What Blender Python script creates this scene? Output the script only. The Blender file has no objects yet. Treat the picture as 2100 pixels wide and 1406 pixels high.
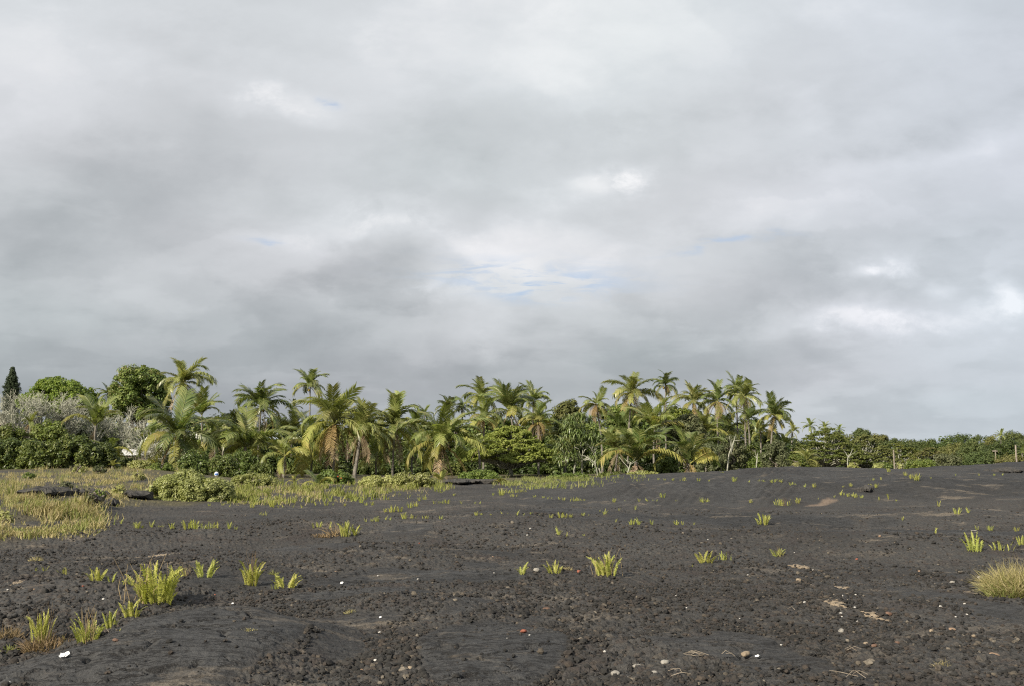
import bpy, math, random
import numpy as np

scene = bpy.context.scene
COL = scene.collection
R = math.radians

# ------------------------------------------------------------------ camera
F, CX, CY, EYE, PITCH = 2252.0, 1050.0, 703.0, 1.65, R(6.007)   # focal length in photo pixels
cam_data = bpy.data.cameras.new("camera")
cam_data.sensor_width = 36.0
cam_data.lens = 36.0 * F / 2100.0
cam_data.clip_start, cam_data.clip_end = 0.1, 20000.0
cam = bpy.data.objects.new("camera", cam_data)
cam.location = (0, 0, EYE)
cam.rotation_euler = (R(90) + PITCH, 0, 0)
COL.objects.link(cam)
scene.camera = cam

# ------------------------------------------------------------------ view, render
scene.render.engine = 'CYCLES'
scene.view_settings.view_transform = 'Standard'
scene.view_settings.look = 'None'
scene.view_settings.exposure = 0.6
scene.view_settings.gamma = 1.0
scene.cycles.max_bounces = 6
scene.cycles.diffuse_bounces = 3
scene.cycles.glossy_bounces = 2
scene.cycles.transmission_bounces = 3
scene.cycles.use_denoising = False
scene.cycles.pixel_filter_type = 'BLACKMAN_HARRIS'
scene.cycles.filter_width = 1.15

# ------------------------------------------------------------------ sun
SUN_EL, SUN_AZ = R(29), R(219)           # azimuth of the sun clockwise from +Y: behind the camera, to the left
sun_vec = np.array([math.sin(SUN_AZ) * math.cos(SUN_EL), math.cos(SUN_AZ) * math.cos(SUN_EL), math.sin(SUN_EL)])
sd = bpy.data.lights.new("sun", 'SUN')
sd.energy, sd.angle, sd.color = 5.0, R(0.8), (1.0, 0.91, 0.77)
sun = bpy.data.objects.new("sun", sd)
import mathutils
sun.rotation_euler = mathutils.Vector(tuple(-sun_vec)).to_track_quat('-Z', 'Y').to_euler()
sun.location = (-20, -40, 40)
COL.objects.link(sun)

# ------------------------------------------------------------------ node helper
class NT:
    def __init__(self, tree):
        self.t = tree; self.n = tree.nodes; self.l = tree.links
    def new(self, kind, **kw):
        nd = self.n.new(kind)
        for k, v in kw.items(): setattr(nd, k, v)
        return nd
    def put(self, sock, v):
        if v is None: return
        if isinstance(v, bpy.types.NodeSocket): self.l.new(v, sock)
        else:
            if isinstance(v, (tuple, list)) and len(v) == 3 and sock.type == 'RGBA': v = (*v, 1)
            sock.default_value = v
    def math(self, op, a, b=None, c=None, clamp=False):
        nd = self.new('ShaderNodeMath', operation=op); nd.use_clamp = clamp
        for i, v in enumerate((a, b, c)):
            if v is not None: self.put(nd.inputs[i], v)
        return nd.outputs[0]
    def mix(self, f, a, b, blend='MIX'):
        nd = self.new('ShaderNodeMix', data_type='RGBA', blend_type=blend)
        self.put(nd.inputs[0], f); self.put(nd.inputs[6], a); self.put(nd.inputs[7], b)
        return nd.outputs[2]
    def noise(self, vec, scale, detail=4, rough=.5, dist=0.0, dim='3D', out=0):
        nd = self.new('ShaderNodeTexNoise', noise_dimensions=dim)
        self.put(nd.inputs['Vector'], vec)
        nd.inputs['Scale'].default_value = scale; nd.inputs['Detail'].default_value = detail
        nd.inputs['Roughness'].default_value = rough; nd.inputs['Distortion'].default_value = dist
        return nd.outputs[out]
    def ramp(self, f, stops, interp='LINEAR'):
        nd = self.new('ShaderNodeValToRGB'); cr = nd.color_ramp; cr.interpolation = interp
        while len(cr.elements) < len(stops): cr.elements.new(0.5)
        for e, (p, c) in zip(cr.elements, stops):
            e.position = p; e.color = (*c, 1) if len(c) == 3 else c
        self.put(nd.inputs[0], f)
        return nd.outputs[0]
    def maprange(self, v, a, b, c=0.0, d=1.0, smooth=False):
        nd = self.new('ShaderNodeMapRange'); nd.interpolation_type = 'SMOOTHSTEP' if smooth else 'LINEAR'
        for i, x in enumerate((v, a, b, c, d)): self.put(nd.inputs[i], x)
        return nd.outputs[0]
    def xyz(self, a, b, c):
        nd = self.new('ShaderNodeCombineXYZ')
        for i, x in enumerate((a, b, c)): self.put(nd.inputs[i], x)
        return nd.outputs[0]

# ------------------------------------------------------------------ sky: Nishita behind a broken overcast
world = bpy.data.worlds.new("World"); scene.world = world; world.use_nodes = True
w = NT(world.node_tree); w.n.clear()
out = w.new('ShaderNodeOutputWorld'); bg = w.new('ShaderNodeBackground'); w.l.new(bg.outputs[0], out.inputs[0])
bg.inputs['Strength'].default_value = 0.1
sky = w.new('ShaderNodeTexSky', sky_type='NISHITA'); sky.sun_disc = False
sky.sun_elevation, sky.sun_rotation = SUN_EL, SUN_AZ
sky.air_density, sky.dust_density, sky.ozone_density = 1.0, 1.5, 1.0
tc = w.new('ShaderNodeTexCoord'); sep = w.new('ShaderNodeSeparateXYZ'); w.l.new(tc.outputs['Generated'], sep.inputs[0])
dx, dy, dz = sep.outputs
# cloud deck coordinates (a flat deck seen from below, softened towards the horizon)
den = w.math('ADD', w.math('MAXIMUM', dz, 0.0), 0.22)
deck = w.xyz(w.math('DIVIDE', dx, den), w.math('DIVIDE', dy, den), 0.0)
# bearing coordinates: where in the sky the big banks of cloud sit
dyc = w.math('MAXIMUM', dy, 0.15)
u0, v0 = w.math('DIVIDE', dx, dyc), w.math('DIVIDE', dz, dyc)
wv = w.noise(w.xyz(u0, w.math('MULTIPLY', v0, 1.6), 0.0), 5.0, 5, .55, out=1)
ws = w.new('ShaderNodeSeparateColor'); w.l.new(wv, ws.inputs[0])
u = w.math('MULTIPLY_ADD', w.math('SUBTRACT', ws.outputs[0], .5), 0.15, u0)
v = w.math('MULTIPLY_ADD', w.math('SUBTRACT', ws.outputs[1], .5), 0.11, v0)
def bearing(px, py):
    a = PITCH; c, s = math.cos(a), math.sin(a); k = (CY - py)
    yy = F * c - k * s
    return (px - CX) / yy, (F * s + k * c) / yy
def blob(px, py, sx, sy, rot=0.0, uu=None, vv=None):
    cu, cv = bearing(px, py)
    uu, vv = uu or u, vv or v
    a, b = w.math('SUBTRACT', uu, cu), w.math('SUBTRACT', vv, cv)
    if rot:
        c, s = math.cos(R(rot)), math.sin(R(rot))
        a, b = (w.math('MULTIPLY_ADD', b, s, w.math('MULTIPLY', a, c)),
                w.math('MULTIPLY_ADD', a, -s, w.math('MULTIPLY', b, c)))
    a = w.math('DIVIDE', a, sx / F); b = w.math('DIVIDE', b, sy / F)
    q = w.math('MULTIPLY_ADD', a, a, w.math('MULTIPLY', b, b))
    return w.math('POWER', 2.718, w.math('MULTIPLY', q, -1.0))
# thickness of the deck: positive = thin and bright, negative = thick and grey
BANKS = [
    (90, 470, 380, 260, 0, -.09), (60, 60, 330, 210, 0, .14), (800, 30, 420, 90, 10, .06), (1090, 100, 330, 190, 0, .17), (1620, 60, 430, 150, -6, .14),
    (250, 420, 420, 120, 18, -.15), (420, 200, 160, 130, 40, -.05), (60, 700, 640, 190, 0, -.22), (480, 420, 240, 80, 30, .07),
    (600, 205, 110, 26, -5, .16), (1010, 400, 200, 80, 0, -.08), (640, 640, 260, 130, 15, -.04), (250, 800, 700, 70, 0, -.12),
    (800, 610, 90, 130, 0, -.10), (790, 530, 150, 50, 12, -.10), (700, 470, 300, 30, 14, .10),
    (1010, 490, 250, 55, -4, .24), (1130, 575, 230, 70, 0, .17), (960, 640, 110, 60, -20, .10),
    (1200, 375, 60, 28, 15, .22), (1285, 365, 32, 24, 0, .22), (1250, 440, 160, 40, 10, -.05),
    (1550, 400, 420, 80, 5, .12), (1560, 240, 420, 90, 8, -.02), (1930, 260, 260, 26, 14, -.09), (1990, 300, 170, 30, 8, .09),
    (1480, 590, 250, 140, 10, -.10), (1000, 760, 600, 70, 0, -.10), (1480, 740, 420, 60, 0, -.10),
    (1795, 545, 70, 20, 12, .30), (1920, 578, 45, 16, 0, .16), (1760, 655, 170, 32, 5, .20), (1640, 680, 60, 18, 20, .1),
    (2085, 620, 42, 40, 20, .22), (1960, 520, 140, 60, 30, -.05), (1900, 800, 500, 60, 0, -.02), (2050, 690, 90, 90, 0, .03),
]
B = 0.668
for (px, py, sx, sy, rot, amp) in BANKS:
    B = w.math('MULTIPLY_ADD', blob(px, py, sx, sy, rot), amp * (.60 if amp < 0 else 1.05), B)
HARD = [(790, 560, 150, 80, 10, -.05), (640, 660, 220, 60, 8, -.03), (1520, 580, 250, 120, 5, -.045), (1010, 690, 130, 60, 0, -.03), (1030, 300, 170, 100, 0, -.02), (1960, 560, 150, 70, 25, -.05), (420, 560, 180, 60, 10, .04), (1640, 430, 260, 45, 6, .05), (1120, 500, 210, 45, -4, .025), (1300, 130, 260, 90, -10, .03)]
edge_n = w.noise(w.xyz(w.math('ADD', u0, 2.0), w.math('MULTIPLY', v0, 1.3), 5.0), 7.5, 8, .60, 0.1)
for (px, py, sx, sy, rot, amp) in HARD:      # banks with a billowing rim
    hb = w.math('MULTIPLY_ADD', w.math('SUBTRACT', edge_n, .5), 1.7, blob(px, py, sx * 1.25, sy * 1.25, rot))
    B = w.math('MULTIPLY_ADD', w.maprange(hb, .36, .54, 0.0, 1.0, True), amp, B)
fine_n = w.noise(w.xyz(w.math('ADD', u0, 6.0), w.math('MULTIPLY', v0, 1.5), 2.0), 15.0, 8, .66, 0.2)
torn = w.maprange(fine_n, .42, .60, 0.0, 1.0, True)
for (px, py, sx, sy, rot, amp) in [(600, 200, 60, 14, -4, .12), (1210, 378, 55, 22, 18, .13), (1286, 363, 28, 20, 0, .13), (648, 606, 18, 18, 0, .10), (862, 612, 34, 14, 35, .13), (930, 590, 60, 40, 0, .06), (1800, 545, 70, 15, 12, .18), (1915, 578, 36, 11, 0, .10), (1790, 658, 130, 26, 4, .13), (2088, 622, 36, 26, 25, .13), (1265, 242, 60, 24, 10, .05), (880, 455, 90, 18, -12, .07), (730, 50, 24, 16, -30, .06), (2020, 250, 120, 20, 12, .06), (1870, 272, 170, 16, 13, -.07), (700, 460, 130, 22, 20, .07), (985, 710, 40, 14, 0, .06)]:
    hb = w.math('MULTIPLY', blob(px, py, sx * 1.7, sy * 1.7, rot), torn)
    B = w.math('MULTIPLY_ADD', hb, amp * 1.15, B)
n1 = w.noise(deck, 1.15, 7, .52, 0.1)
n2 = w.noise(deck, 4.2, 6, .58, 0.1)
n3 = w.noise(w.xyz(u0, w.math('MULTIPLY', v0, 2.2), 3.0), 9.0, 7, .58, 0.1)
B = w.math('MULTIPLY_ADD', w.math('SUBTRACT', n1, .5), .22, B)
B = w.math('MULTIPLY_ADD', w.math('SUBTRACT', n2, .5), .06, B)
n6 = w.noise(w.xyz(u0, w.math('MULTIPLY', v0, 1.5), 1.0), 17.0, 8, .62, 0.1)
B = w.math('MULTIPLY_ADD', w.maprange(n6, .36, .64, -.5, .5, True), .022, B)
B = w.math('MULTIPLY_ADD', w.math('SUBTRACT', n3, .5), .15, B)
n4 = w.noise(w.xyz(w.math('ADD', u0, 4.0), w.math('MULTIPLY', v0, 1.7), 9.0), 4.6, 8, .56, 0.15)      # edges of separate billows
B = w.math('MULTIPLY_ADD', w.maprange(n4,   .46, .60, -.5, .5, True), .055, B)
n5 = w.noise(deck, 2.3, 8, .56, 0.15)
B = w.math('MULTIPLY_ADD', w.maprange(n5, .46, .57, -.5, .5, True), .05, B)
B = w.math('MULTIPLY_ADD', w.maprange(v0, .16, .02, 0.0, 1.0, True), w.maprange(u0, -.3, .45, -.17, -.03), B)
cloud = w.ramp(B, [(0.0, (.17, .182, .195)), (.25, (.28, .305, .325)), (.45, (.42, .45, .47)), (.62, (.575, .605, .625)),
                   (.80, (.70, .73, .755)), (1.0, (.90, .91, .92))])
tint = w.noise(deck, .9, 2, .5, out=0)
cloud = w.mix(w.maprange(tint, .35, .65), w.mix(1.0, cloud, (1.015, .985, .995), 'MULTIPLY'), w.mix(1.0, cloud, (.992, 1.004, 1.0), 'MULTIPLY'))
cool = w.maprange(u0, 0.1, 0.5, 0.0, 1.0, True)
cloud = w.mix(cool, cloud, w.mix(1.0, cloud, (.975, 1.0, 1.045), 'MULTIPLY'))
# openings with blue sky
hole = blob(1090, 572, 170, 34, -3, w.math('MULTIPLY_ADD', w.math('SUBTRACT', ws.outputs[0], .5), .05, u0), w.math('MULTIPLY_ADD', w.math('SUBTRACT', ws.outputs[1], .5), .03, v0))
for p in ((1080, 622, 70, 16, 0), (512, 510, 34, 9, 5), (1480, 493, 110, 10, 5), (688, 198, 22, 8, -20)):
    hole = w.math('MULTIPLY_ADD', blob(*p), .55, hole)
streak = w.noise(w.xyz(u0, w.math('MULTIPLY', v0, 5.0), 7.0), 16.0, 6, .6, .8)
hole = w.math('MULTIPLY', hole, w.maprange(streak, .42, .60, 0.0, 1.0, True), clamp=True)
cloud10 = w.mix(1.0, cloud, (6.55, 6.6, 6.62), 'MULTIPLY')
w.l.new(w.mix(w.math('MULTIPLY', hole, .9), cloud10, w.mix(.75, sky.outputs[0], (2.5, 3.4, 5.0))), bg.inputs['Color'])
world.cycles.sampling_method = 'MANUAL'; world.cycles.sample_map_resolution = 512

# ------------------------------------------------------------------ numpy noise
def h32(ix, iy, seed):
    h = (ix.astype(np.int64) * 374761393 + iy.astype(np.int64) * 668265263 + seed * 2246822519) & 0xffffffff
    h = ((h ^ (h >> 13)) * 1274126177) & 0xffffffff
    h = ((h ^ (h >> 16)) * 2654435761) & 0xffffffff
    return ((h ^ (h >> 15)) & 0xffffff) / float(0xffffff)
def vnoise(x, y, seed=0):
    ix, iy = np.floor(x), np.floor(y); fx, fy = x - ix, y - iy
    fx = fx * fx * fx * (fx * (fx * 6 - 15) + 10); fy = fy * fy * fy * (fy * (fy * 6 - 15) + 10)
    a = h32(ix, iy, seed); b = h32(ix + 1, iy, seed); c = h32(ix, iy + 1, seed); d = h32(ix + 1, iy + 1, seed)
    return (a + (b - a) * fx) * (1 - fy) + (c + (d - c) * fx) * fy - 0.5
def fbm(x, y, seed=0, oct=4, gain=.5):
    s, a = 0.0, 1.0
    for o in range(oct):
        s = s + a * vnoise(x, y, seed + o * 17); a *= gain
        x, y = x * 1.93 + y * .37 + 5.1, y * 1.93 - x * .37 + 1.7
    return s
def worley(x, y, seed):
    ix, iy = np.floor(x), np.floor(y)
    d1 = np.full(x.shape, 9.0); d2 = np.full(x.shape, 9.0); rid = np.zeros(x.shape)
    for ox in (-1, 0, 1):
        for oy in (-1, 0, 1):
            jx, jy = ix + ox, iy + oy
            px = jx + h32(jx, jy, seed); py = jy + h32(jx, jy, seed + 5)
            d = np.hypot(x - px, y - py)
            new = d < d1
            d2 = np.where(new, d1, np.minimum(d2, d)); rid = np.where(new, h32(jx, jy, seed + 9), rid); d1 = np.where(new, d, d1)
    return d1, d2, rid
def sstep(a, b, x):
    t = np.clip((x - a) / (b - a), 0, 1); return t * t * (3 - 2 * t)

# ------------------------------------------------------------------ lie of the land
FD = F / math.cos(PITCH)
def zpy(py, d): return EYE + (940.0 - py) / FD * d        # height seen at photo row py, d metres out
PXN = np.array([-900, 0, 150, 300, 480, 700, 900, 1030, 1150, 1330, 1500, 1650, 1850, 1950, 2100, 3000], float)
def prof(*pairs):
    d = [0, 6] + [p[0] for p in pairs] + [9000]; z = [0, 0] + [p[1] for p in pairs] + [pairs[-1][1]]
    return d, z
def left(k):  return prof((23, 0), (30, zpy(1060, 30) * k), (35, zpy(1026, 35) * k), (38, zpy(1008, 38) * k), (45, zpy(998, 45) * k), (60, zpy(979, 60) * k), (80, zpy(962, 80) * k), (100, zpy(955, 100) * k), (160, .9 * k))
def mid(py):  return prof((36, 0), (45, .02), (65, zpy(py, 65) * .6), (85, zpy(py - 12, 85) * .6), (105, .12), (160, .1))
def right(py, foot=35): return prof((foot - 6, 0), (foot, .02), (foot + 10, zpy(py, 62) * .42), (62, zpy(py, 62)), (70, zpy(py, 62) * .93), (90, zpy(py, 62) * .45), (120, .2), (160, .1))
P3 = prof((38, 0), (46, zpy(1004, 46)), (60, zpy(982, 60)), (80, zpy(963, 80)), (100, zpy(956, 100)), (160, .9))
P4 = prof((42, 0), (50, zpy(1010, 50)), (65, zpy(990, 65) * .8), (85, zpy(974, 85) * .6), (100, .3), (160, .2))
PR = [left(1), left(1), left(1), P3, P4, mid(992), mid(990), mid(988), right(988, 38), right(976), right(963), right(956), right(963), right(955), right(944), right(935)]
LD = np.linspace(math.log(4), math.log(400), 260)
PXG = np.linspace(-900, 3000, 391)
_t = np.array([np.interp(np.exp(LD), d, z) for d, z in PR])
_t = np.array([np.interp(PXG, PXN, _t[:, j]) for j in range(len(LD))]).T
def blur(a, n, ax):
    k = np.hanning(n + 2)[1:-1]; k /= k.sum()
    pad = [(0, 0), (0, 0)]; pad[ax] = (n // 2, n // 2)
    return np.apply_along_axis(lambda m: np.convolve(m, k, 'valid'), ax, np.pad(a, pad, mode='edge'))
TAB = blur(blur(_t, 9, 1), 13, 0)
def table(x, y):
    d = np.maximum(y, 4.01); px = CX + FD * x / d
    a = np.clip((px + 900) / 10.0, 0, 389.99); b = np.clip((np.log(d) - LD[0]) / (LD[1] - LD[0]), 0, 258.99)
    i, j = a.astype(int), b.astype(int); fa, fb = a - i, b - j
    return (TAB[i, j] * (1 - fa) + TAB[i + 1, j] * fa) * (1 - fb) + (TAB[i, j + 1] * (1 - fa) + TAB[i + 1, j + 1] * fa) * fb
# single humps of lava: (x, y, half width, half depth, height)
def flat(px, py):
    d = EYE * FD / (py - 940.0); return (px - CX) / FD * d, d
HUMPS = []
def hump(px, py, rx, ry, h): HUMPS.append((*flat(px, py), rx, ry, h * (1.5 if py < 1170 else 1.0)))
hump(430, 1325, 1.0, 1.4, .24); hump(1000, 1330, .75, 1.3, .12); hump(860, 1250, .9, 1.1, .10); hump(60, 1370, .45, .5, .10)
hump(700, 1230, 1.0, 1.1, .08); hump(1100, 1200, 1.6, 1.6, .10); hump(150, 1235, 1.2, 1.2, .14); hump(250, 1195, 2.2, 1.6, .12)
hump(620, 1150, 3.0, 2.0, .14); hump(1450, 1120, 3.5, 2.5, .12); hump(1900, 1120, 3.0, 2.5, .14); hump(1380, 1300, 1.2, 1.3, .07)
hump(1700, 1250, 1.5, 1.2, .06); hump(1300, 1085, 5.0, 3.0, .16); hump(950, 1090, 4.0, 3.0, .13); hump(760, 1105, 3.0, 2.0, .10)
hump(300, 1098, 4.0, 2.2, .16); hump(1180, 1065, 3.5, 2.5, .14); hump(930, 1050, 3.5, 3.0, .18); hump(560, 1062, 4.0, 3.0, .14)
hump(1800, 1075, 4.0, 3.0, .15); hump(2050, 1080, 3.0, 3.0, .14); hump(40, 1068, 2.6, 2.0, .22)
_sl = [(1290, 47, 5.5, 7, .30), (1470, 43, 3.0, 4, .22), (1740, 42, 3.2, 5, .38), (1960, 45, 4.5, 6, .38), (1430, 56, 6, 5, .08), (2080, 38, 3.0, 4, .26), (1850, 52, 4, 4, .25)]
for px, d, rx, ry, h in _sl: HUMPS.append(((px - CX) / FD * d, d, rx, ry, h))
def land(x, y):
    z = table(x, y) * sstep(0, 6, y)
    for hx, hy, rx, ry, h in HUMPS:
        q = ((x - hx) / rx) ** 2 + ((y - hy) / ry) ** 2
        z = z + h * np.exp(-q * q * .7)
    amp = .10 + .10 * sstep(15, 60, np.hypot(x, y))
    near = sstep(3, 9, np.hypot(x, y))
    z = z + near * amp * fbm(x / 5.5, y / 7.0, 3, 3) + near * .10 * fbm(x / 1.5, y / 1.8, 11, 2) * sstep(60, 25, y)
    return z
# how smooth the lava skin is (0 = loose clinker, 1 = bare skin)
SMOOTH = [(420, 1330, 1.0, 1.9), (1010, 1330, .55, 1.6), (850, 1190, 1.5, .8), (780, 1228, .9, .5), (60, 1370, .5, .45), (700, 1230, .5, .5), (1350, 1086, 5.0, 1.3), (1870, 1115, 2.5, 1.0)]
def smooth_mask(x, y):
    n = fbm(x / 1.7, y / 2.4, 41, 4)
    m = .85 * sstep(.27, .46, n)
    for px, py, rx, ry in SMOOTH:
        hx, hy = flat(px, py)
        q = ((x - hx) / rx) ** 2 + ((y - hy) / ry) ** 2 + n * 1.2
        m = np.maximum(m, sstep(1.25, .8, q))
    px = CX + FD * x / np.maximum(y, 1)
    m = np.maximum(m, sstep(34, 39, y) * sstep(950, 1100, px) * (.70 + .30 * sstep(-.1, .15, n)))
    return m
RAYT = np.exp(np.linspace(math.log(4), math.log(300), 420))
def ground_at(px, py):
    """where the line of sight through a photo pixel meets the ground"""
    px, py = np.atleast_1d(np.asarray(px, float)), np.atleast_1d(np.asarray(py, float))
    out = np.zeros((len(px), 3)); c, s = math.cos(PITCH), math.sin(PITCH)
    for k in range(0, len(px), 4000):
        a, b = px[k:k + 4000] - CX, CY - py[k:k + 4000]
        dirx, diry, dirz = a, F * c - b * s, F * s + b * c
        X = dirx[:, None] / diry[:, None] * RAYT; Y = np.broadcast_to(RAYT, X.shape); Z = EYE + dirz[:, None] / diry[:, None] * RAYT
        below = Z < land(X, Y)
        i = np.where(below.any(1), below.argmax(1), len(RAYT) - 1); i = np.maximum(i, 1)
        lo, hi = RAYT[i - 1].copy(), RAYT[i].copy()
        for _ in range(8):
            m = (lo + hi) / 2; bl = EYE + dirz / diry * m < land(dirx / diry * m, m)
            hi = np.where(bl, m, hi); lo = np.where(bl, lo, m)
        out[k:k + 4000] = np.stack([dirx / diry * hi, hi, land(dirx / diry * hi, hi)], 1)
    return out
def at(px, py, Y):
    c, s = math.cos(PITCH), math.sin(PITCH); b = CY - py
    k = Y / (F * c - b * s)
    return np.array([(px - CX) * k, Y, EYE + (F * s + b * c) * k])
def land1(x, y): return float(land(np.array([x]), np.array([y]))[0])

# ------------------------------------------------------------------ mesh helpers
def mk_mesh(name, V, faces, mat=None, smooth=False):
    """V (n,3); faces: list of (k, m) index arrays"""
    me = bpy.data.meshes.new(name)
    V = np.asarray(V, np.float32); me.vertices.add(len(V)); me.vertices.foreach_set('co', V.ravel())
    faces = [np.asarray(f, np.int32) for f in faces if len(f)]
    loops = np.concatenate([f.ravel() for f in faces]); tot = np.concatenate([np.full(len(f), f.shape[1], np.int32) for f in faces])
    start = np.concatenate([[0], np.cumsum(tot)[:-1]]).astype(np.int32)
    me.loops.add(len(loops)); me.loops.foreach_set('vertex_index', loops)
    me.polygons.add(len(tot)); me.polygons.foreach_set('loop_start', start)
    me.update(calc_edges=True)
    me.polygons.foreach_set('use_smooth', np.full(len(tot), smooth, bool))
    if mat: me.materials.append(mat)
    me.validate()
    return me
class Geo:
    def __init__(self): self.V, self.F, self.n = [], {3: [], 4: []}, 0
    def add(self, V, *faces):
        V = np.asarray(V, float).reshape(-1, 3)
        for f in faces:
            f = np.asarray(f, int)
            if len(f): self.F[f.shape[1]].append(f + self.n)
        self.V.append(V); self.n += len(V)
    def mesh(self, name, mat=None, smooth=False):
        return mk_mesh(name, np.concatenate(self.V), [np.concatenate(v) for v in self.F.values() if v], mat, smooth)
def obj(name, me, parent=None, loc=(0, 0, 0), rot=(0, 0, 0), scale=(1, 1, 1)):
    o = bpy.data.objects.new(name, me); COL.objects.link(o)
    o.location, o.rotation_euler, o.scale = loc, rot, scale
    if parent: o.parent = parent
    return o
def tag(o, label=None, cat=None, group=None, kind=None):
    if label: o['label'] = label
    if cat: o['category'] = cat
    if group: o['group'] = group
    if kind: o['kind'] = kind
    return o
def tube(g, P, rad, sides=6, cap=True):
    P = np.asarray(P, float); n = len(P); rad = np.broadcast_to(rad, (n,))
    T = np.gradient(P, axis=0); T /= np.linalg.norm(T, axis=1)[:, None] + 1e-9
    ref = np.array([1., 0, 0]) if abs(T[0][0]) < .8 else np.array([0, 1., 0])
    V = []
    for i in range(n):
        a = np.cross(T[i], ref); a /= np.linalg.norm(a) + 1e-9; b = np.cross(T[i], a); ref = np.cross(a, T[i])
        ang = np.linspace(0, 2 * np.pi, sides, endpoint=False)
        V.append(P[i] + rad[i] * (np.cos(ang)[:, None] * a + np.sin(ang)[:, None] * b))
    V = np.concatenate(V); i = np.arange(n - 1)[:, None] * sides; j = np.arange(sides)[None, :]; k = (j + 1) % sides
    Q = np.stack([i + j, i + k, i + sides + k, i + sides + j], -1).reshape(-1, 4)
    tris = []
    if cap:
        V = np.concatenate([V, P[-1:]]); c = n * sides
        tris = [[(n - 1) * sides + q, (n - 1) * sides + (q + 1) % sides, c] for q in range(sides)]
    g.add(V, Q, np.array(tris, int).reshape(-1, 3))

# ------------------------------------------------------------------ materials
def new_mat(name):
    m = bpy.data.materials.new(name); m.use_nodes = True; t = NT(m.node_tree); t.n.clear()
    o = t.new('ShaderNodeOutputMaterial'); return m, t, o
def leaf_mat(name, c1, c2, c3=None, trans=.35, rough=.55, spec=.25, vary=.35, pos_scale=.5):
    """leaf colours c1..c2 leaf by leaf, with a little c3 and drifts from branch to branch"""
    m, t, o = new_mat(name)
    geo = t.new('ShaderNodeNewGeometry'); oi = t.new('ShaderNodeObjectInfo')
    col = t.mix(geo.outputs['Random Per Island'], c1, c2)
    if c3:
        r2 = t.math('FRACT', t.math('MULTIPLY', geo.outputs['Random Per Island'], 37.7))
        n = t.noise(geo.outputs['Position'], pos_scale, 2)
        col = t.mix(t.math('MULTIPLY', t.maprange(r2, .55, .95), t.maprange(n, .40, .62)), col, c3)
    hv = t.new('ShaderNodeHueSaturation'); t.put(hv.inputs['Color'], col)
    t.put(hv.inputs['Value'], t.maprange(oi.outputs['Random'], 0, 1, 1 - vary, 1 + vary))
    t.put(hv.inputs['Hue'], t.maprange(t.math('FRACT', t.math('MULTIPLY', oi.outputs['Random'], 7.3)), 0, 1, .49, .51))
    col = hv.outputs[0]
    p = t.new('ShaderNodeBsdfPrincipled'); t.put(p.inputs['Base Color'], col)
    p.inputs['Roughness'].default_value = rough; p.inputs['Specular IOR Level'].default_value = spec
    tr = t.new('ShaderNodeBsdfTranslucent'); t.put(tr.inputs['Color'], t.mix(1.0, col, (1.15, 1.2, .6), 'MULTIPLY'))
    mx = t.new('ShaderNodeMixShader'); mx.inputs[0].default_value = trans
    t.l.new(p.outputs[0], mx.inputs[1]); t.l.new(tr.outputs[0], mx.inputs[2]); t.l.new(mx.outputs[0], o.inputs[0])
    return m
def rough_mat(name, c1, c2, scale=6.0, rough=.9, bump=.3, bscale=30.0, spec=.2):
    m, t, o = new_mat(name)
    tcn = t.new('ShaderNodeTexCoord'); oi = t.new('ShaderNodeObjectInfo')
    vec = t.new('ShaderNodeVectorMath', operation='ADD'); t.l.new(tcn.outputs['Object'], vec.inputs[0])
    t.l.new(t.xyz(t.math('MULTIPLY', oi.outputs['Random'], 50.0), 0.0, 0.0), vec.inputs[1])
    n = t.noise(vec.outputs[0], scale, 5, .6)
    p = t.new('ShaderNodeBsdfPrincipled'); t.put(p.inputs['Base Color'], t.mix(t.maprange(n, .35, .65), c1, c2))
    p.inputs['Roughness'].default_value = rough; p.inputs['Specular IOR Level'].default_value = spec
    if bump:
        b = t.new('ShaderNodeBump'); b.inputs['Strength'].default_value = bump; b.inputs['Distance'].default_value = .02
        t.l.new(t.noise(vec.outputs[0], bscale, 4, .6), b.inputs['Height']); t.l.new(b.outputs[0], p.inputs['Normal'])
    t.l.new(p.outputs[0], o.inputs[0]); return m

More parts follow.
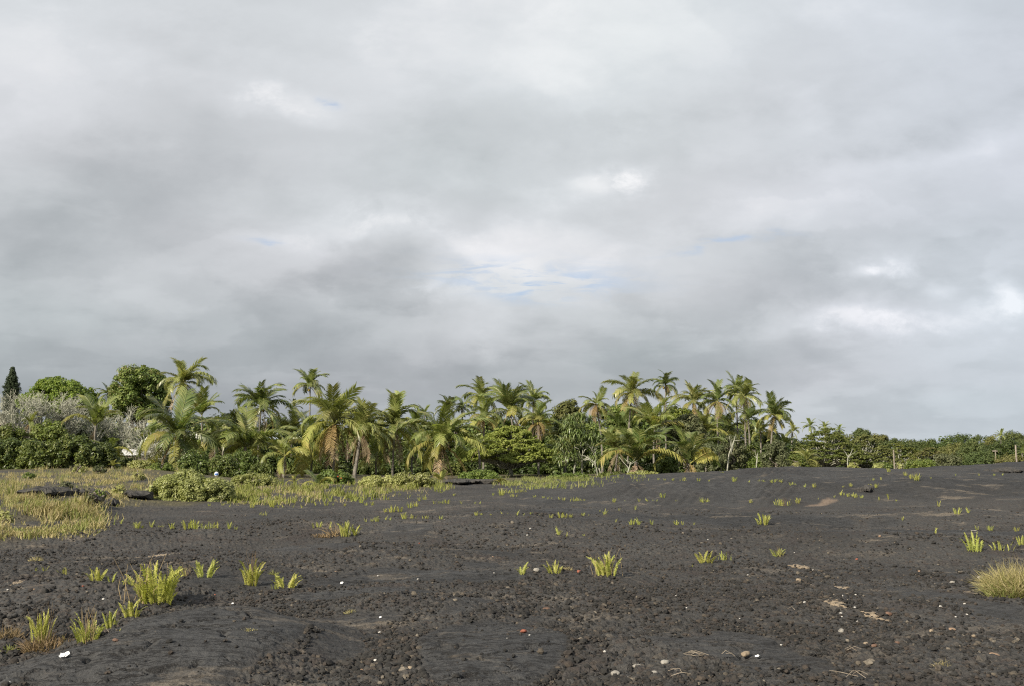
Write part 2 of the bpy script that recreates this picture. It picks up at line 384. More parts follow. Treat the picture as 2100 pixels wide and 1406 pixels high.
# ------------------------------------------------------------------ the ground: one sheet of lava out to the horizon
def build_ground():
    half = math.atan(1050 / F) + R(6)
    az = np.concatenate([np.linspace(-half, half, 1500), np.linspace(half, 2 * math.pi - half, 90)[1:-1]])
    d = [.4, 1, 2, 3, 4, 5, 5.8, 6.4, 6.9, 7.2]; x = 7.3
    while x < 130:
        d.append(x); x += max(.010, x * x / (EYE * 1098) * .36)
    while x < 9000:
        d.append(x); x *= 1.12
    d = np.array(d); D, A = np.meshgrid(d, az, indexing='ij')
    X, Y = (D * np.sin(A)).ravel(), (D * np.cos(A)).ravel()
    Z = land(X, Y); sm = smooth_mask(X, Y); rr = np.hypot(X, Y)
    px = CX + FD * X / np.maximum(Y, 1.0)
    # loose clinker: two sizes of stone, faded with distance; smooth skin: ripples and cracks
    vis = (np.abs(np.arctan2(X, Y)) < half + .01) & (rr > 5.5) & (rr < 75)
    xi, yi = X[vis], Y[vis]
    wx, wy = xi + .05 * fbm(xi * 9, yi * 9, 71, 2), yi + .05 * fbm(xi * 9, yi * 9, 77, 2)
    big = sstep(-.05, .25, fbm(xi / 1.3, yi / 1.6, 55, 3))
    h = np.zeros(xi.shape)
    for cell, amp, thr in ((.12, .030, .80), (.058, .018, .18), (.034, .010, 0.0)):
        a, b, r = worley(wx / cell, wy / cell, int(cell * 1000))
        stone = np.sqrt(np.clip(1 - (a / (.42 + .25 * r)) ** 2, 0, 1)) * (.4 + .6 * r)
        h += amp * stone * sstep(thr - .12, thr + .02, r) * (1.0 if cell < .05 else (.45 + .55 * big))
    h += .012 * fbm(xi * 14, yi * 14, 31, 3)
    rip = fbm(xi * 3.0 + .5 * yi, yi * 1.4, 91, 3)
    crack = np.abs(fbm(xi * .6 + yi * .3, yi * 1.5 - xi * .5, 95, 4))
    wr = np.abs(fbm(xi * 1.5 + yi * .8, yi * 4.6 - xi * 2.2, 93, 4)); skin = .026 * np.abs(rip) + .009 * fbm(xi * 16, yi * 13, 97, 3) - .045 * sstep(.045, 0, crack) - .020 * sstep(.045, 0, wr) * sstep(-.1, .15, fbm(xi * 1.2, yi * 1.2, 92, 2)) + .010 * sstep(.2, .5, worley(xi / .05, yi / .05, 7)[2]) * sstep(.0, .3, fbm(xi * 1.1, yi * 1.1, 99, 3)) + .004
    g = 1 - sm[vis]
    far = sstep(34, 40, yi) * sstep(960, 1100, px[vis])                      # the ropy flow that climbs to the right
    ang = R(21); cr = xi * math.cos(ang) - (yi - 48) * math.sin(ang) + .5 * fbm(xi / 5, yi / 9, 63, 2)
    rope = np.abs(np.sin(cr * math.pi / .36)) * sstep(.12, .42, .5 * fbm(xi / 3, yi / 6, 66, 2) + .62 * np.exp(-((px[vis] - 1590) / 55) ** 2) + .25 * np.exp(-((px[vis] - 1290) / 45) ** 2))
    Z[vis] += g * h * (1 - .65 * far) + (1 - g) * skin * (1 - .5 * far) + far * (.10 * rope + .05 * fbm(xi * 1.1, yi * .5, 68, 4) + .03 * fbm(xi * 2.8, yi * .9, 69, 3))
    V = np.stack([X, Y, Z], 1)
    nr, nc = len(d), len(az)
    i = np.arange(nr - 1)[:, None] * nc; j = np.arange(nc)[None, :]; k = (j + 1) % nc
    Q = np.stack([i + k, i + j, i + nc + j, i + nc + k], -1).reshape(-1, 4)
    V = np.concatenate([V, [[0, 0, Z[0]]]]); c = len(V) - 1
    T = np.stack([np.arange(nc), (np.arange(nc) + 1) % nc, np.full(nc, c)], 1)[:, [1, 0, 2]]
    me = mk_mesh("lava_ground", V, [Q, T], ground_mat(), True)
    soil = np.zeros(len(V)); soil[:-1] = soil_mask(X, Y)
    p0, p1 = ground_at([1658, 1712], [1039, 1021])                          # a wedge of tan sand lies on one hump
    ax = p1[:2] - p0[:2]; Ln = np.linalg.norm(ax); ax = ax / Ln
    sa, sc_ = (X - p0[0]) * ax[0] + (Y - p0[1]) * ax[1], (X - p0[0]) * ax[1] - (Y - p0[1]) * ax[0]
    wdt = .36 * np.clip(1 - .45 * np.clip(sa / Ln, 0, 1), .1, 1)
    q = np.maximum(np.abs(sc_) / wdt, np.abs(sa / Ln - .5) * 2) + .5 * fbm(X * 2.2, Y * 1.1, 15, 3)
    sand = .8 * sstep(1.15, .6, q) * (np.abs(X - p0[0]) < 9) * (np.abs(Y - p0[1]) < 25)
    for nm, arr in (("sand", np.append(sand, 0)), ("skin", np.append(sm, 0)), ("soil", soil)):
        at_ = me.attributes.new(nm, 'FLOAT', 'POINT'); at_.data.foreach_set('value', arr.astype(np.float32))
    return tag(obj("lava_ground", me), "dark grey lava field of clinker and smooth humps with pale dry patches", "ground", kind='structure')
EDGE_PX = np.array([-900, 0, 60, 150, 210, 300, 480, 640, 850, 1000, 1100, 1330, 3000])
EDGE_D = np.array([24, 24, 24.5, 24.5, 30, 40, 44, 44, 58, 74, 76, 84, 92.0])
def soil_mask(x, y):
    px = CX + FD * x / np.maximum(y, 1.0)
    e = np.interp(px, EDGE_PX, EDGE_D)
    m = sstep(-3, 3, y - e + 9 * fbm(x / 3, y / 4, 23, 3))
    lava = sstep(.10, .22, fbm(x / 3.5, y / 5, 29, 3)) * (y < 80)
    return np.where(y > 5, m * (1 - lava), 0) * (1 - sstep(300, 900, np.hypot(x, y)) * 0)
def ground_mat():
    m, t, o = new_mat("lava_rock")
    geo = t.new('ShaderNodeNewGeometry'); P = geo.outputs['Position']
    def attr(n): a = t.new('ShaderNodeAttribute'); a.attribute_name = n; return a.outputs['Fac']
    skin, soil = attr("skin"), attr("soil")
    fine = t.noise(P, 22.0, 5, .65); mid_ = t.noise(P, 3.2, 5, .6); wide = t.noise(P, .55, 4, .55)
    vor = t.new('ShaderNodeTexVoronoi', feature='F1'); t.put(vor.inputs['Vector'], P); vor.inputs['Scale'].default_value = 16.0
    sc = t.new('ShaderNodeSeparateColor'); t.l.new(vor.outputs['Color'], sc.inputs[0])
    clink = t.mix(t.maprange(fine, .3, .7), (.0275, .0268, .0255), (.0565, .0545, .0515))
    clink = t.mix(t.math('MULTIPLY', t.maprange(sc.outputs[0], .8, .95), .7), clink, (.068, .060, .050))     # stone by stone
    clink = t.mix(t.math('MULTIPLY', t.maprange(sc.outputs[1], .75, .98), .6), clink, (.044, .034, .028))
    red = t.maprange(t.noise(P, .9, 5, .6), .54, .68)
    clink = t.mix(t.math('MULTIPLY', red, .6), clink, t.mix(t.maprange(fine, .3, .7), (.030, .0235, .0205), (.050, .0385, .033)))
    sk = t.mix(t.maprange(mid_, .35, .65), (.036, .0362, .0362), (.053, .0533, .0533))
    sk = t.mix(t.maprange(fine, .35, .75, 0, .6), sk, (.027, .027, .027))
    mp = t.new('ShaderNodeMapping'); t.put(mp.inputs['Vector'], P); mp.inputs['Scale'].default_value = (1.2, 4.2, 3.0); mp.inputs['Rotation'].default_value = (0, 0, -.45)
    wrk = t.maprange(t.math('ABSOLUTE', t.math('SUBTRACT', t.noise(mp.outputs[0], 2.4, 6, .62), .5)), 0.0, .035, 1.0, 0.0)
    sk = t.mix(t.math('MULTIPLY', wrk, .7), sk, (.017, .0155, .015))
    col = t.mix(skin, clink, sk)
    col = t.mix(1.0, col, t.mix(t.maprange(t.noise(P, 95.0, 3, .7), .35, .65), (.70, .70, .70), (1.30, 1.30, 1.30)), 'MULTIPLY')
    drift = t.noise(P, .30, 5, .62)                                          # older and fresher flows
    col = t.mix(1.0, col, t.mix(t.maprange(drift, .36, .64), (.80, .785, .77), (1.24, 1.23, 1.215)), 'MULTIPLY')
    # pale dry moss and dust in the hollows
    st = t.new('ShaderNodeMapping'); t.put(st.inputs['Vector'], P); st.inputs['Scale'].default_value = (.55, .9, .9)
    pale = t.math('MULTIPLY', t.maprange(t.noise(st.outputs[0], 1.35, 6, .68), .565, .66), t.maprange(t.noise(P, .16, 3), .34, .54))
    col = t.mix(t.math('MULTIPLY', pale, t.maprange(fine, .25, .6, .25, .8)), col, (.17, .142, .108))
    sepx = t.new('ShaderNodeSeparateXYZ'); t.l.new(P, sepx.inputs[0])
    soilc = t.mix(t.maprange(mid_, .35, .65), (.050, .045, .030), (.12, .105, .055))
    col = t.mix(soil, col, soilc)
    # the wedge of tan sand on the slope
    col = t.mix(t.math('MULTIPLY', attr("sand"), 1.0), col, t.mix(t.maprange(fine, .3, .7), (.15, .11, .08), (.24, .18, .13)))
    p = t.new('ShaderNodeBsdfPrincipled'); t.put(p.inputs['Base Color'], col)
    p.inputs['Roughness'].default_value = .85; p.inputs['Specular IOR Level'].default_value = .25
    b = t.new('ShaderNodeBump'); b.inputs['Strength'].default_value = 1.0; b.inputs['Distance'].default_value = .02
    hgt = t.math('ADD', t.math('ADD', t.math('MULTIPLY', t.noise(P, 55.0, 4, .6), .6), t.math('ADD', t.math('MULTIPLY', t.noise(P, 13.0, 5, .6), 1.2), t.math('MULTIPLY', wrk, t.math('MULTIPLY', skin, -.5)))), t.math('MULTIPLY', vor.outputs['Distance'], t.math('MULTIPLY_ADD', skin, -.9, 1.0)))
    t.l.new(hgt, b.inputs['Height']); t.l.new(b.outputs[0], p.inputs['Normal'])
    t.l.new(p.outputs[0], o.inputs[0]); return m
ground = build_ground()

# =================================================================== plants
RNG = np.random.default_rng(7)
def unit(a): return a / (np.linalg.norm(a, axis=-1, keepdims=True) + 1e-9)
M_FROND = leaf_mat("palm_green", (.132, .168, .042), (.230, .260, .078), (.34, .33, .13), .36, .36, .6, .25)
M_FROND_D = leaf_mat("palm_deep_green", (.090, .128, .034), (.165, .200, .062), (.29, .28, .11), .34, .36, .6, .25)
M_FROND_L = leaf_mat("palm_pale_green", (.165, .190, .055), (.275, .295, .098), (.38, .35, .14), .38, .38, .6, .22)
M_FROND_Y = leaf_mat("palm_yellow_green", (.22, .235, .06), (.33, .325, .09), (.38, .31, .11), .35, .5, .3, .2)
M_FROND_O = leaf_mat("palm_yellow_dying", (.28, .22, .09), (.38, .28, .12), (.28, .18, .08), .30, .6, .2, .2)
M_DEAD = leaf_mat("palm_dead", (.20, .15, .095), (.33, .26, .175), (.12, .08, .05), .15, .8, .1, .25)
M_PTRUNK = rough_mat("palm_bark", (.11, .10, .082), (.22, .20, .17), 5, .9, .4, 14)
M_COCO = rough_mat("coconut_husk", (.22, .20, .05), (.34, .25, .08), 4, .6, .1)
M_BARK = rough_mat("bark", (.09, .075, .06), (.20, .175, .15), 4, .95, .4, 12)
M_GREYTWIG = rough_mat("bare_twig", (.225, .226, .175), (.36, .36, .290), 3, .9, 0)

# ---- fronds (unit length, growing along +X from the origin, curving down)
def frond_mesh(name, th0, droop, seed, hang=.5, leaf=.31, n=46, ragged=0.0, fold=.55, fwd=1.0):
    r = np.random.default_rng(seed); g = Geo()
    s = np.linspace(0, 1, 15); th = R(th0) - R(droop) * s ** 1.4
    ds = 1 / 14
    x = np.concatenate([[0], np.cumsum(np.cos((th[1:] + th[:-1]) / 2) * ds)]); z = np.concatenate([[0], np.cumsum(np.sin((th[1:] + th[:-1]) / 2) * ds)])
    y = .06 * r.normal() * s ** 2
    tube(g, np.stack([x, y, z], 1), .012 * (1 - .85 * s) + .002, 4, False)
    for side in (-1, 1):
        q = np.linspace(.13, .995, n) + r.normal(0, .004, n); q = np.clip(q, .1, 1)
        if ragged: q = q[r.random(n) > ragged]
        m = len(q)
        px_, py_, pz_, tt = np.interp(q, s, x), np.interp(q, s, y), np.interp(q, s, z), np.interp(q, s, th)
        L = leaf * (np.sin(np.pi * np.clip(.18 + .80 * (1 - q) ** .9 * .92 + .06, 0, 1)) ** .7) * r.uniform(.8, 1.12, m)
        T = np.stack([np.cos(tt), 0 * tt, np.sin(tt)], 1); N = np.stack([-np.sin(tt), 0 * tt, np.cos(tt)], 1)
        fw = fwd * (.40 + .75 * q)[:, None]
        S = np.array([[0, side, 0.]])
        d0 = unit(S + T * fw * .8 + N * (fold * (.6 - q)[:, None] + r.normal(0, .10, (m, 1))))
        P0 = np.stack([px_, py_, pz_], 1)
        P1 = P0 + d0 * L[:, None] * .5
        down = np.array([[0, 0, -1.]])
        d1 = unit(d0 + down * (hang * r.uniform(.6, 1.5, (m, 1))))
        P2 = P1 + d1 * L[:, None] * .5
        wv_ = T * (.0158 if ragged < .05 else .008)
        V = np.stack([P0 - wv_ * .6, P0 + wv_ * .6, P1 + wv_, P1 - wv_, P2], 1).reshape(-1, 3)
        b = np.arange(m)[:, None] * 5
        g.add(V, b + np.array([[0, 1, 2, 3]]), b + np.array([[3, 2, 4]]))
    return g.mesh(name, M_FROND)
FR = {}
for i, (k, th, dr, hg, rag) in enumerate((('up', 80, 46, .15, 0), ('high', 62, 76, .4, 0), ('mid', 40, 98, 1.0, 0), ('low', 10, 98, 1.9, .03),
                                          ('hang', -22, 62, 1.6, .10), ('dead', -52, 36, 2.2, .30))):
    FR[k] = [frond_mesh("frond", th + (j - 1) * 6, dr + (j - 1) * 12, 100 + i * 10 + j, hg, ragged=rag, fwd=1.45 if i < 2 else 1.0) for j in range(-1, 4)]
def frond_obj(name, kind, parent, loc, azim, scale, mat, r, roll=0.0, tilt=(0, 0)):
    e = (mathutils.Euler((tilt[0], tilt[1], 0)).to_matrix() @ mathutils.Matrix.Rotation(azim, 3, 'Z') @ mathutils.Euler((roll, r.normal(0, .10), 0)).to_matrix()).to_euler()
    o = obj(name, FR[kind][r.integers(5)], parent, loc, tuple(e), (scale, scale * r.uniform(.85, 1.1), scale))
    o.material_slots[0].link = 'OBJECT'; o.material_slots[0].material = mat
    return o
def trunk_mesh(P, r0, r1, seed, skirt=0):
    g = Geo(); r = np.random.default_rng(seed); n = len(P)
    rad = np.linspace(r0, r1, n) * (1 + .07 * r.normal(size=n)); rad[0] *= 1.35
    tube(g, P, rad, 8)
    return g.mesh("trunk", M_PTRUNK, True)
def bend(base, top, lean, n=12):
    t = np.linspace(0, 1, n)[:, None]
    return base + (top - base) * t + np.array([lean, 0, 0]) * (t * (1 - t)) * 2
def palm(label, cx, cy, rpx, Y, bx=None, n=20, yellow=0, orange=0, dead=0, nuts=0, young=False, tr=.12, small=False, upness=0.0, group="coconut palms", lopsided=0.0):
    """a palm whose crown centre shows at photo pixel (cx, cy), its base standing at bx, Y metres out"""
    r = np.random.default_rng(int(cx * 7 + cy * 13)); C = at(cx, cy, Y); s = rpx / FD * Y * (1.28 if rpx > 52 else 1.17)
    bx_ = (bx if bx is not None else cx); X0 = (bx_ - CX) / FD * Y
    base = np.array([X0, Y + r.uniform(-.6, .6), 0]); base[2] = land1(base[0], base[1]) - .1
    if C[2] < base[2] + .25: C[2] = base[2] + .25
    root = obj("palm_tree", None, None, tuple(base)); tag(root, label, "palm tree", group)
    L = C - base
    obj("trunk", trunk_mesh(bend(np.zeros(3), L, r.normal(0, .25) * min(1, L[2] / 5)), tr * .88, tr * .60, int(cx)), root)
    loc = tuple(L); ga = r.uniform(0, 6.28)
    if small:                                                    # too far off to tell the fronds apart: one crown
        g = Geo()
        for i in range(n):
            me = FR[['up', 'high', 'mid', 'low', 'hang'][min(4, int(i / n * 5))]][i % 3]
            co = np.empty(len(me.vertices) * 3, np.float32); me.vertices.foreach_get('co', co); co = co.reshape(-1, 3) * s * r.uniform(.8, 1.1)
            a = ga + i * 2.4; ca, sa = math.cos(a), math.sin(a)
            V = np.stack([co[:, 0] * ca - co[:, 1] * sa, co[:, 0] * sa + co[:, 1] * ca, co[:, 2]], 1)
            tri = [p.vertices[:] for p in me.polygons if len(p.vertices) == 3]; qd = [p.vertices[:] for p in me.polygons if len(p.vertices) == 4]
            g.add(V, np.array(qd), np.array(tri))
        obj("crown", g.mesh("crown", M_FROND), root, loc); return root
    total = max(4, n + int(r.integers(-4, 3))) if n > 9 else n; tilt = r.normal(0, .13, 2) + np.array([0, .06]); green = (M_FROND, M_FROND, M_FROND_D, M_FROND_L)[r.integers(4)]; sprd = r.uniform(.75, 1.1); old = r.uniform(-.12, .08)
    for i in range(total):
        a = (i / total + r.normal(0, .05) - upness + old) * sprd
        if young: k = 'up' if a < .35 else 'high' if a < .75 else 'mid'
        else: k = 'up' if a < .13 else 'high' if a < .40 else 'mid' if a < .66 else 'low' if a < .86 else 'hang'
        mat = green
        if i >= total - yellow: mat = M_FROND_Y
        sc = s * r.uniform(.70, 1.12) * (.92 if k == 'up' else 1.0)
        frond_obj("frond", k, root, loc, ga + i * 2.39996 + r.normal(0, .12), sc, mat, r, r.normal(0, .2), tilt)
    for i in range(orange):
        frond_obj("yellow_frond", 'hang' if i % 3 else 'dead', root, loc, ga + i * 2.1 + r.normal(0, .3), s * r.uniform(.6, .85), M_FROND_O, r)
    for i in range(dead):
        frond_obj("dead_frond", 'dead', root, (loc[0], loc[1], loc[2] - .1), ga + i * 1.9 + r.normal(0, .3), s * r.uniform(.55, .85), M_DEAD, r)
    if nuts:
        g = Geo(); ph, th = np.meshgrid(np.linspace(0, 2 * np.pi, 7)[:-1], np.linspace(.15, np.pi - .15, 5))
        sp = np.stack([np.sin(th) * np.cos(ph), np.sin(th) * np.sin(ph), np.cos(th)], -1).reshape(-1, 3)
        ii = np.arange(4)[:, None] * 6; jj = np.arange(6)[None]; Q = np.stack([ii + jj, ii + (jj + 1) % 6, ii + 6 + (jj + 1) % 6, ii + 6 + jj], -1).reshape(-1, 4)
        for i in range(nuts):
            a = r.uniform(0, 6.28); g.add(sp * np.array([.10, .10, .14]) + np.array([math.cos(a) * .24, math.sin(a) * .24, r.uniform(-.5, -.15)]), Q)
        obj("coconuts", g.mesh("coconuts", M_COCO, True), root, loc)
    return root

# ---- leafy crowns
def leaf_cloud(g, C, rad, per, leaf, r, flatz=1.0, up=.35, aspect=.55, shell=.55, droop=0.0):
    C = np.asarray(C, float); n = len(C); m = n * per
    d = unit(r.normal(size=(m, 3))); q = (shell + (1 - shell) * r.random(m)) ** 1.0
    rr = np.repeat(np.broadcast_to(rad, (n,)), per) * q
    P = np.repeat(C, per, 0) + d * rr[:, None] * np.array([1, 1, flatz])
    N = unit(d * .8 + np.array([0, 0, up]) + r.normal(0, .27, (m, 3)))
    T = unit(np.cross(N, r.normal(size=(m, 3))) + np.array([0, 0, -droop])); Bv = np.cross(N, T)
    L = leaf * r.uniform(.65, 1.25, m)[:, None]
    V = np.stack([P - T * L * .5, P + Bv * L * aspect * .5, P + T * L * .5, P - Bv * L * aspect * .5], 1).reshape(-1, 3)
    g.add(V, np.arange(m * 4).reshape(-1, 4))
def limbs(g, base, tips, r, r0=.18, r1=.03, sides=5):
    for tp in tips:
        t = np.linspace(0, 1, 6)[:, None]; mid_ = np.array([0, 0, 1.]) * np.linalg.norm(tp - base) * .18
        P = base + (tp - base) * t + mid_ * (t * (1 - t)) * 1.6 + np.vstack([[0, 0, 0], r.normal(0, .10, (4, 3)), [0, 0, 0]])
        tube(g, P, np.linspace(r0, r1, 6), sides)
def dome_points(r, n, W, D, H, shape=1.0, fill=.25):
    """points on and inside an uneven half dome of width W, depth D, height H"""
    P = []
    lob = r.normal(size=(5, 3)); lobw = r.uniform(.02, .085, 5)
    while len(P) < n:
        d = r.normal(size=3); d /= np.linalg.norm(d)
        if d[2] < -.25: continue
        k = 1 + sum(lobw[i] * math.sin(3.1 * float(d @ lob[i]) + i) for i in range(5))
        q = 1.0 if r.random() > fill else r.uniform(.35, .95)
        z = max(d[2], -.12) ; z = math.copysign(abs(z) ** shape, z)
        P.append([d[0] * W / 2 * k * q, d[1] * D / 2 * k * q, z * H * k * q])
    return np.array(P)
def leafy_tree(label, cx, top, wpx, bot, Y, mat, n=70, per=90, leaf=.28, crad=.55, cat="tree", group=None, name="leafy_tree", trunk_px=None, shape=.8, D=1.0, aspect=.55, flatz=.85, trunkmat=None, up=.35, seed=None, bare=0):
    """crown between photo rows top and bot, wpx wide, centred on cx, standing on the ground Y metres out"""
    r = np.random.default_rng(seed if seed is not None else int(cx * 3 + top * 11)); k = Y / FD
    x = (cx - CX) * k; base = np.array([x, Y, land1(x, Y) - .05]); W = wpx * k; zt, zb = at(cx, top, Y)[2], at(cx, bot, Y)[2]
    zb = max(zb, base[2] + .1); H = max(zt - zb, .3)
    root = obj(name, None, None, tuple(base)); tag(root, label, cat, group)
    cr = min(crad, H * .4); P = dome_points(r, n, max(W - cr, .3), max(W * D - cr, .3), max(H - cr * .8, .2), shape)
    P[:, 2] *= max(H - cr * .7, .2) / P[:, 2].max(); P[:, 0] = (P[:, 0] - (P[:, 0].max() + P[:, 0].min()) / 2) * max(W - cr * 1.5, .3) / max(.1, P[:, 0].max() - P[:, 0].min()); P[:, 2] += zb - base[2] + cr * .1
    g = Geo(); leaf_cloud(g, P, cr * r.uniform(.7, 1.25, n), per, leaf, r, flatz, up, aspect)
    core = dome_points(r, max(12, n // 3), max(W - 2.2 * cr, .25), max(W * D - 2.2 * cr, .25), max(H - 1.6 * cr, .15), shape, .7); core[:, 2] += zb - base[2] + cr * .1
    leaf_cloud(g, core, cr * 1.1, 40, leaf * 1.9, r, flatz, up, .7, .1)
    obj("crown", g.mesh("crown", mat), root)
    g = Geo(); fork = np.array([r.normal(0, .1), 0, max(.15, (zb - base[2]) * .75)]); rt = max(.05, min(.28, W * .035))
    tube(g, bend(np.zeros(3), fork, r.normal(0, .1), 5), np.linspace(rt * 1.2, rt, 5), 7, False)
    sel = P[r.choice(n, min(n, 12), replace=False)] * np.array([.85, .85, .92])
    limbs(g, fork, sel, r, rt * .75, .02)
    obj("trunk", g.mesh("trunk", trunkmat or M_BARK, True), root)
    return root

G_DARK = leaf_mat("leaf_dark", (.036, .056, .014), (.082, .108, .026), (.09, .11, .03), .25, .5, .35)
G_MID = leaf_mat("leaf_mid", (.075, .108, .022), (.140, .172, .042), (.16, .17, .05), .30, .5, .35)
G_BUSH = leaf_mat("leaf_bush", (.060, .090, .020), (.130, .165, .040), (.19, .20, .055), .28, .45, .4)
G_LIME = leaf_mat("leaf_lime", (.11, .16, .022), (.19, .24, .038), (.22, .24, .06), .32, .5, .3, .12)
G_MANGO = leaf_mat("leaf_mango", (.100, .150, .028), (.195, .235, .055), (.26, .22, .09), .25, .5, .35, .12)
G_OLIVE = leaf_mat("leaf_olive", (.092, .105, .030), (.160, .165, .055), (.15, .14, .06), .25, .6, .2, .15)
G_UMB = leaf_mat("leaf_canopy", (.155, .195, .030), (.26, .285, .055), (.30, .28, .08), .35, .6, .2, .12)
G_NAU = leaf_mat("leaf_naupaka", (.215, .23, .070), (.35, .355, .125), (.40, .39, .19), .32, .45, .35, .15)
G_BRIGHT = leaf_mat("leaf_bright", (.085, .13, .024), (.15, .20, .045), (.24, .26, .08), .33, .5, .3, .15)
G_GREY = leaf_mat("leaf_greygreen", (.075, .090, .042), (.14, .15, .075), (.15, .15, .08), .25, .6, .25, .15)
G_PAND = leaf_mat("leaf_pandanus", (.125, .18, .048), (.22, .27, .09), (.22, .22, .10), .28, .38, .5, .12)
G_PINE = leaf_mat("leaf_pine", (.030, .046, .024), (.06, .078, .038), None, .15, .6, .2, .1)
G_FAR = leaf_mat("leaf_far", (.060, .084, .028), (.105, .130, .045), (.13, .13, .05), .28, .6, .2, .22)

# ---- filling rows of trees behind the palms, left to right
BACK = [("low in the gap right of the mango tree", 410, 862, 70), ("under the two palms left of the gap", 455, 850, 70), ("behind the curved palm left of centre", 500, 862, 70),
        ("below the lone high palm", 560, 850, 80), ("between the high lone palm and its brown neighbour", 610, 862, 60), ("behind the palm with the brown beard", 665, 868, 80),
        ("behind the palm with the wrapped trunk", 735, 872, 70), ("left of the upright dark palm", 775, 868, 60), ("just behind the upright dark palm", 830, 868, 70),
        ("left of the palm with spreading lower fronds", 870, 862, 60), ("behind the palm with spreading lower fronds", 925, 860, 70), ("behind the paired skyline palms at centre", 985, 850, 70),
        ("behind the palm hung with coconuts", 1040, 856, 70), ("behind the orange skirted palm", 1105, 850, 60), ("at the foot of the round olive tree", 1165, 858, 70),
        ("behind the drooping strap leaved tree", 1215, 848, 60), ("below the leaning skyline palm", 1262, 826, 70), ("right of the leaning skyline palm", 1318, 824, 70),
        ("behind the thin tall palm", 1375, 832, 70), ("under the first of the clustered right palms", 1425, 838, 70), ("under the middle of the clustered right palms", 1475, 846, 70),
        ("under the last of the clustered right palms", 1530, 852, 70), ("left of the double trunked palm", 1572, 880, 60), ("right of the double trunked palm", 1618, 896, 60),
        ("behind the bare grey trees at far left", 40, 845, 110), ("behind the bare grey trees below the lime crown", 130, 850, 110), ("between the bare grey trees and the mango tree", 215, 850, 80)]
for i, (where, cx, top, wd) in enumerate(BACK):
    leafy_tree("dark green tree filling the wood " + where, cx, top, wd * 1.5, 950, 118 + (i * 37 % 11), (G_MID, G_DARK, G_BUSH)[i % 3], 90, 80, .36, .75, "tree", "dark trees filling the wood behind the palms", "broadleaf_tree", shape=.7)

# ---- trees with a face of their own
leafy_tree("lime green dome shaped tree on the skyline beside the conical pine", 124, 772, 172, 838, 150, G_LIME, 360, 100, .32, .62, "tree", None, "dome_tree", shape=.95, seed=77)
leafy_tree("tall billowy mango tree with reddish new leaves at left", 286, 749, 124, 868, 122, G_MANGO, 300, 100, .27, .55, "tree", None, "mango_tree", shape=.55)
leafy_tree("round olive green tree crown behind the orange skirted palm", 1163, 818, 74, 880, 130, G_OLIVE, 130, 100, .30, .55, "tree", None, "round_tree", shape=.7)
leafy_tree("light green tree below the leaning skyline palm", 1282, 828, 92, 905, 112, G_BRIGHT, 70, 90, .28, .5, "tree", None, "broadleaf_tree", shape=.6)
leafy_tree("grey green airy tree right of the thin tall palm", 1408, 846, 92, 920, 102, G_GREY, 70, 80, .22, .5, "tree", None, "broadleaf_tree", shape=.7)
leafy_tree("bright green treetop between the skyline palms at right", 1392, 836, 60, 880, 108, G_LIME, 45, 80, .26, .5, "tree", None, "broadleaf_tree", shape=.7)

def conical_pine(label, cx, top, wpx, Y):
    k = Y / FD; x = (cx - CX) * k; r = np.random.default_rng(5); z0 = land1(x, Y); zt = at(cx, top, Y)[2]; H = zt - z0
    root = tag(obj("norfolk_pine", None, None, (x, Y, z0)), label, "pine tree")
    g = Geo(); tube(g, [[0, 0, 0], [0, 0, H * .5], [0, 0, H]], [.25, .16, .02], 7); obj("trunk", g.mesh("trunk", M_BARK, True), root)
    g = Geo(); W = wpx * k / 2
    for z in np.arange(H * .45, H + .05, .28):
        q = (H - z) / (H * .27); rr = W * min(1.0, .06 + 1.1 * min(1, q))
        for a in np.arange(0, 6.28, .75) + r.uniform(0, 1):
            t = np.linspace(.15, 1, 6)[:, None]; dirv = np.array([math.cos(a), math.sin(a), .22])
            leaf_cloud(g, dirv * t * rr * r.uniform(.7, 1.05) + np.array([0, 0, z]), .24, 16, .26, r, .8, .3, .35)
    obj("crown", g.mesh("crown", G_PINE), root)
conical_pine("dark conical norfolk pine standing alone on the left skyline", 17, 752, 34, 165)

def bare_tree(label, cx, top, wpx, bot, Y, seed, n=26, group="leafless grey trees"):
    """a leafless tree: forked limbs ending in a dense grey brush of twigs"""
    k = Y / FD; x = (cx - CX) * k; r = np.random.default_rng(seed); z0 = land1(x, Y); zt, zb = at(cx, top, Y)[2] - z0, at(cx, bot, Y)[2] - z0; W = wpx * k
    root = tag(obj("bare_tree", None, None, (x, Y, z0)), label, "tree", group)
    g, g2 = Geo(), Geo(); fork = np.array([0, 0, zb * .55]); tube(g, bend(np.zeros(3), fork, .1, 5), np.linspace(.2, .15, 5), 6, False)
    P = dome_points(r, n, W * .85, W * .7, (zt - zb) * .8, .7, .3); P[:, 2] += zb
    limbs(g, fork, P, r, .10, .022, 5)
    for tp in P:
        d0 = unit((tp - fork)[None])[0]
        for _ in range(7):
            d = unit((d0 * .5 + r.normal(0, .7, 3) + np.array([0, 0, .05]))[None])[0]; L = r.uniform(.5, 1.1)
            p1 = tp + d * L * .5; tube(g2, [tp - d0 * r.uniform(0, .5), p1], [.020, .014], 3, False)
            for _ in range(3):
                e = unit((d + r.normal(0, .7, 3) + np.array([0, 0, .1]))[None])[0]; p2 = p1 + e * L * r.uniform(.25, .5); tube(g2, [p1, p2], [.014, .012], 3, False)
                for _ in range(2):
                    f = unit((e + r.normal(0, .8, 3) + np.array([0, 0, .1]))[None])[0]; tube(g2, [p2, p2 + f * L * r.uniform(.15, .35)], [.013, .010], 3, False)
    obj("trunk", g.mesh("trunk", M_GREYTWIG, True), root); obj("twigs", g2.mesh("twigs", M_GREYTWIG), root)
bare_tree("leafless grey tree at the left edge of the photo under the pine", 22, 808, 120, 872, 104, 1, 34)
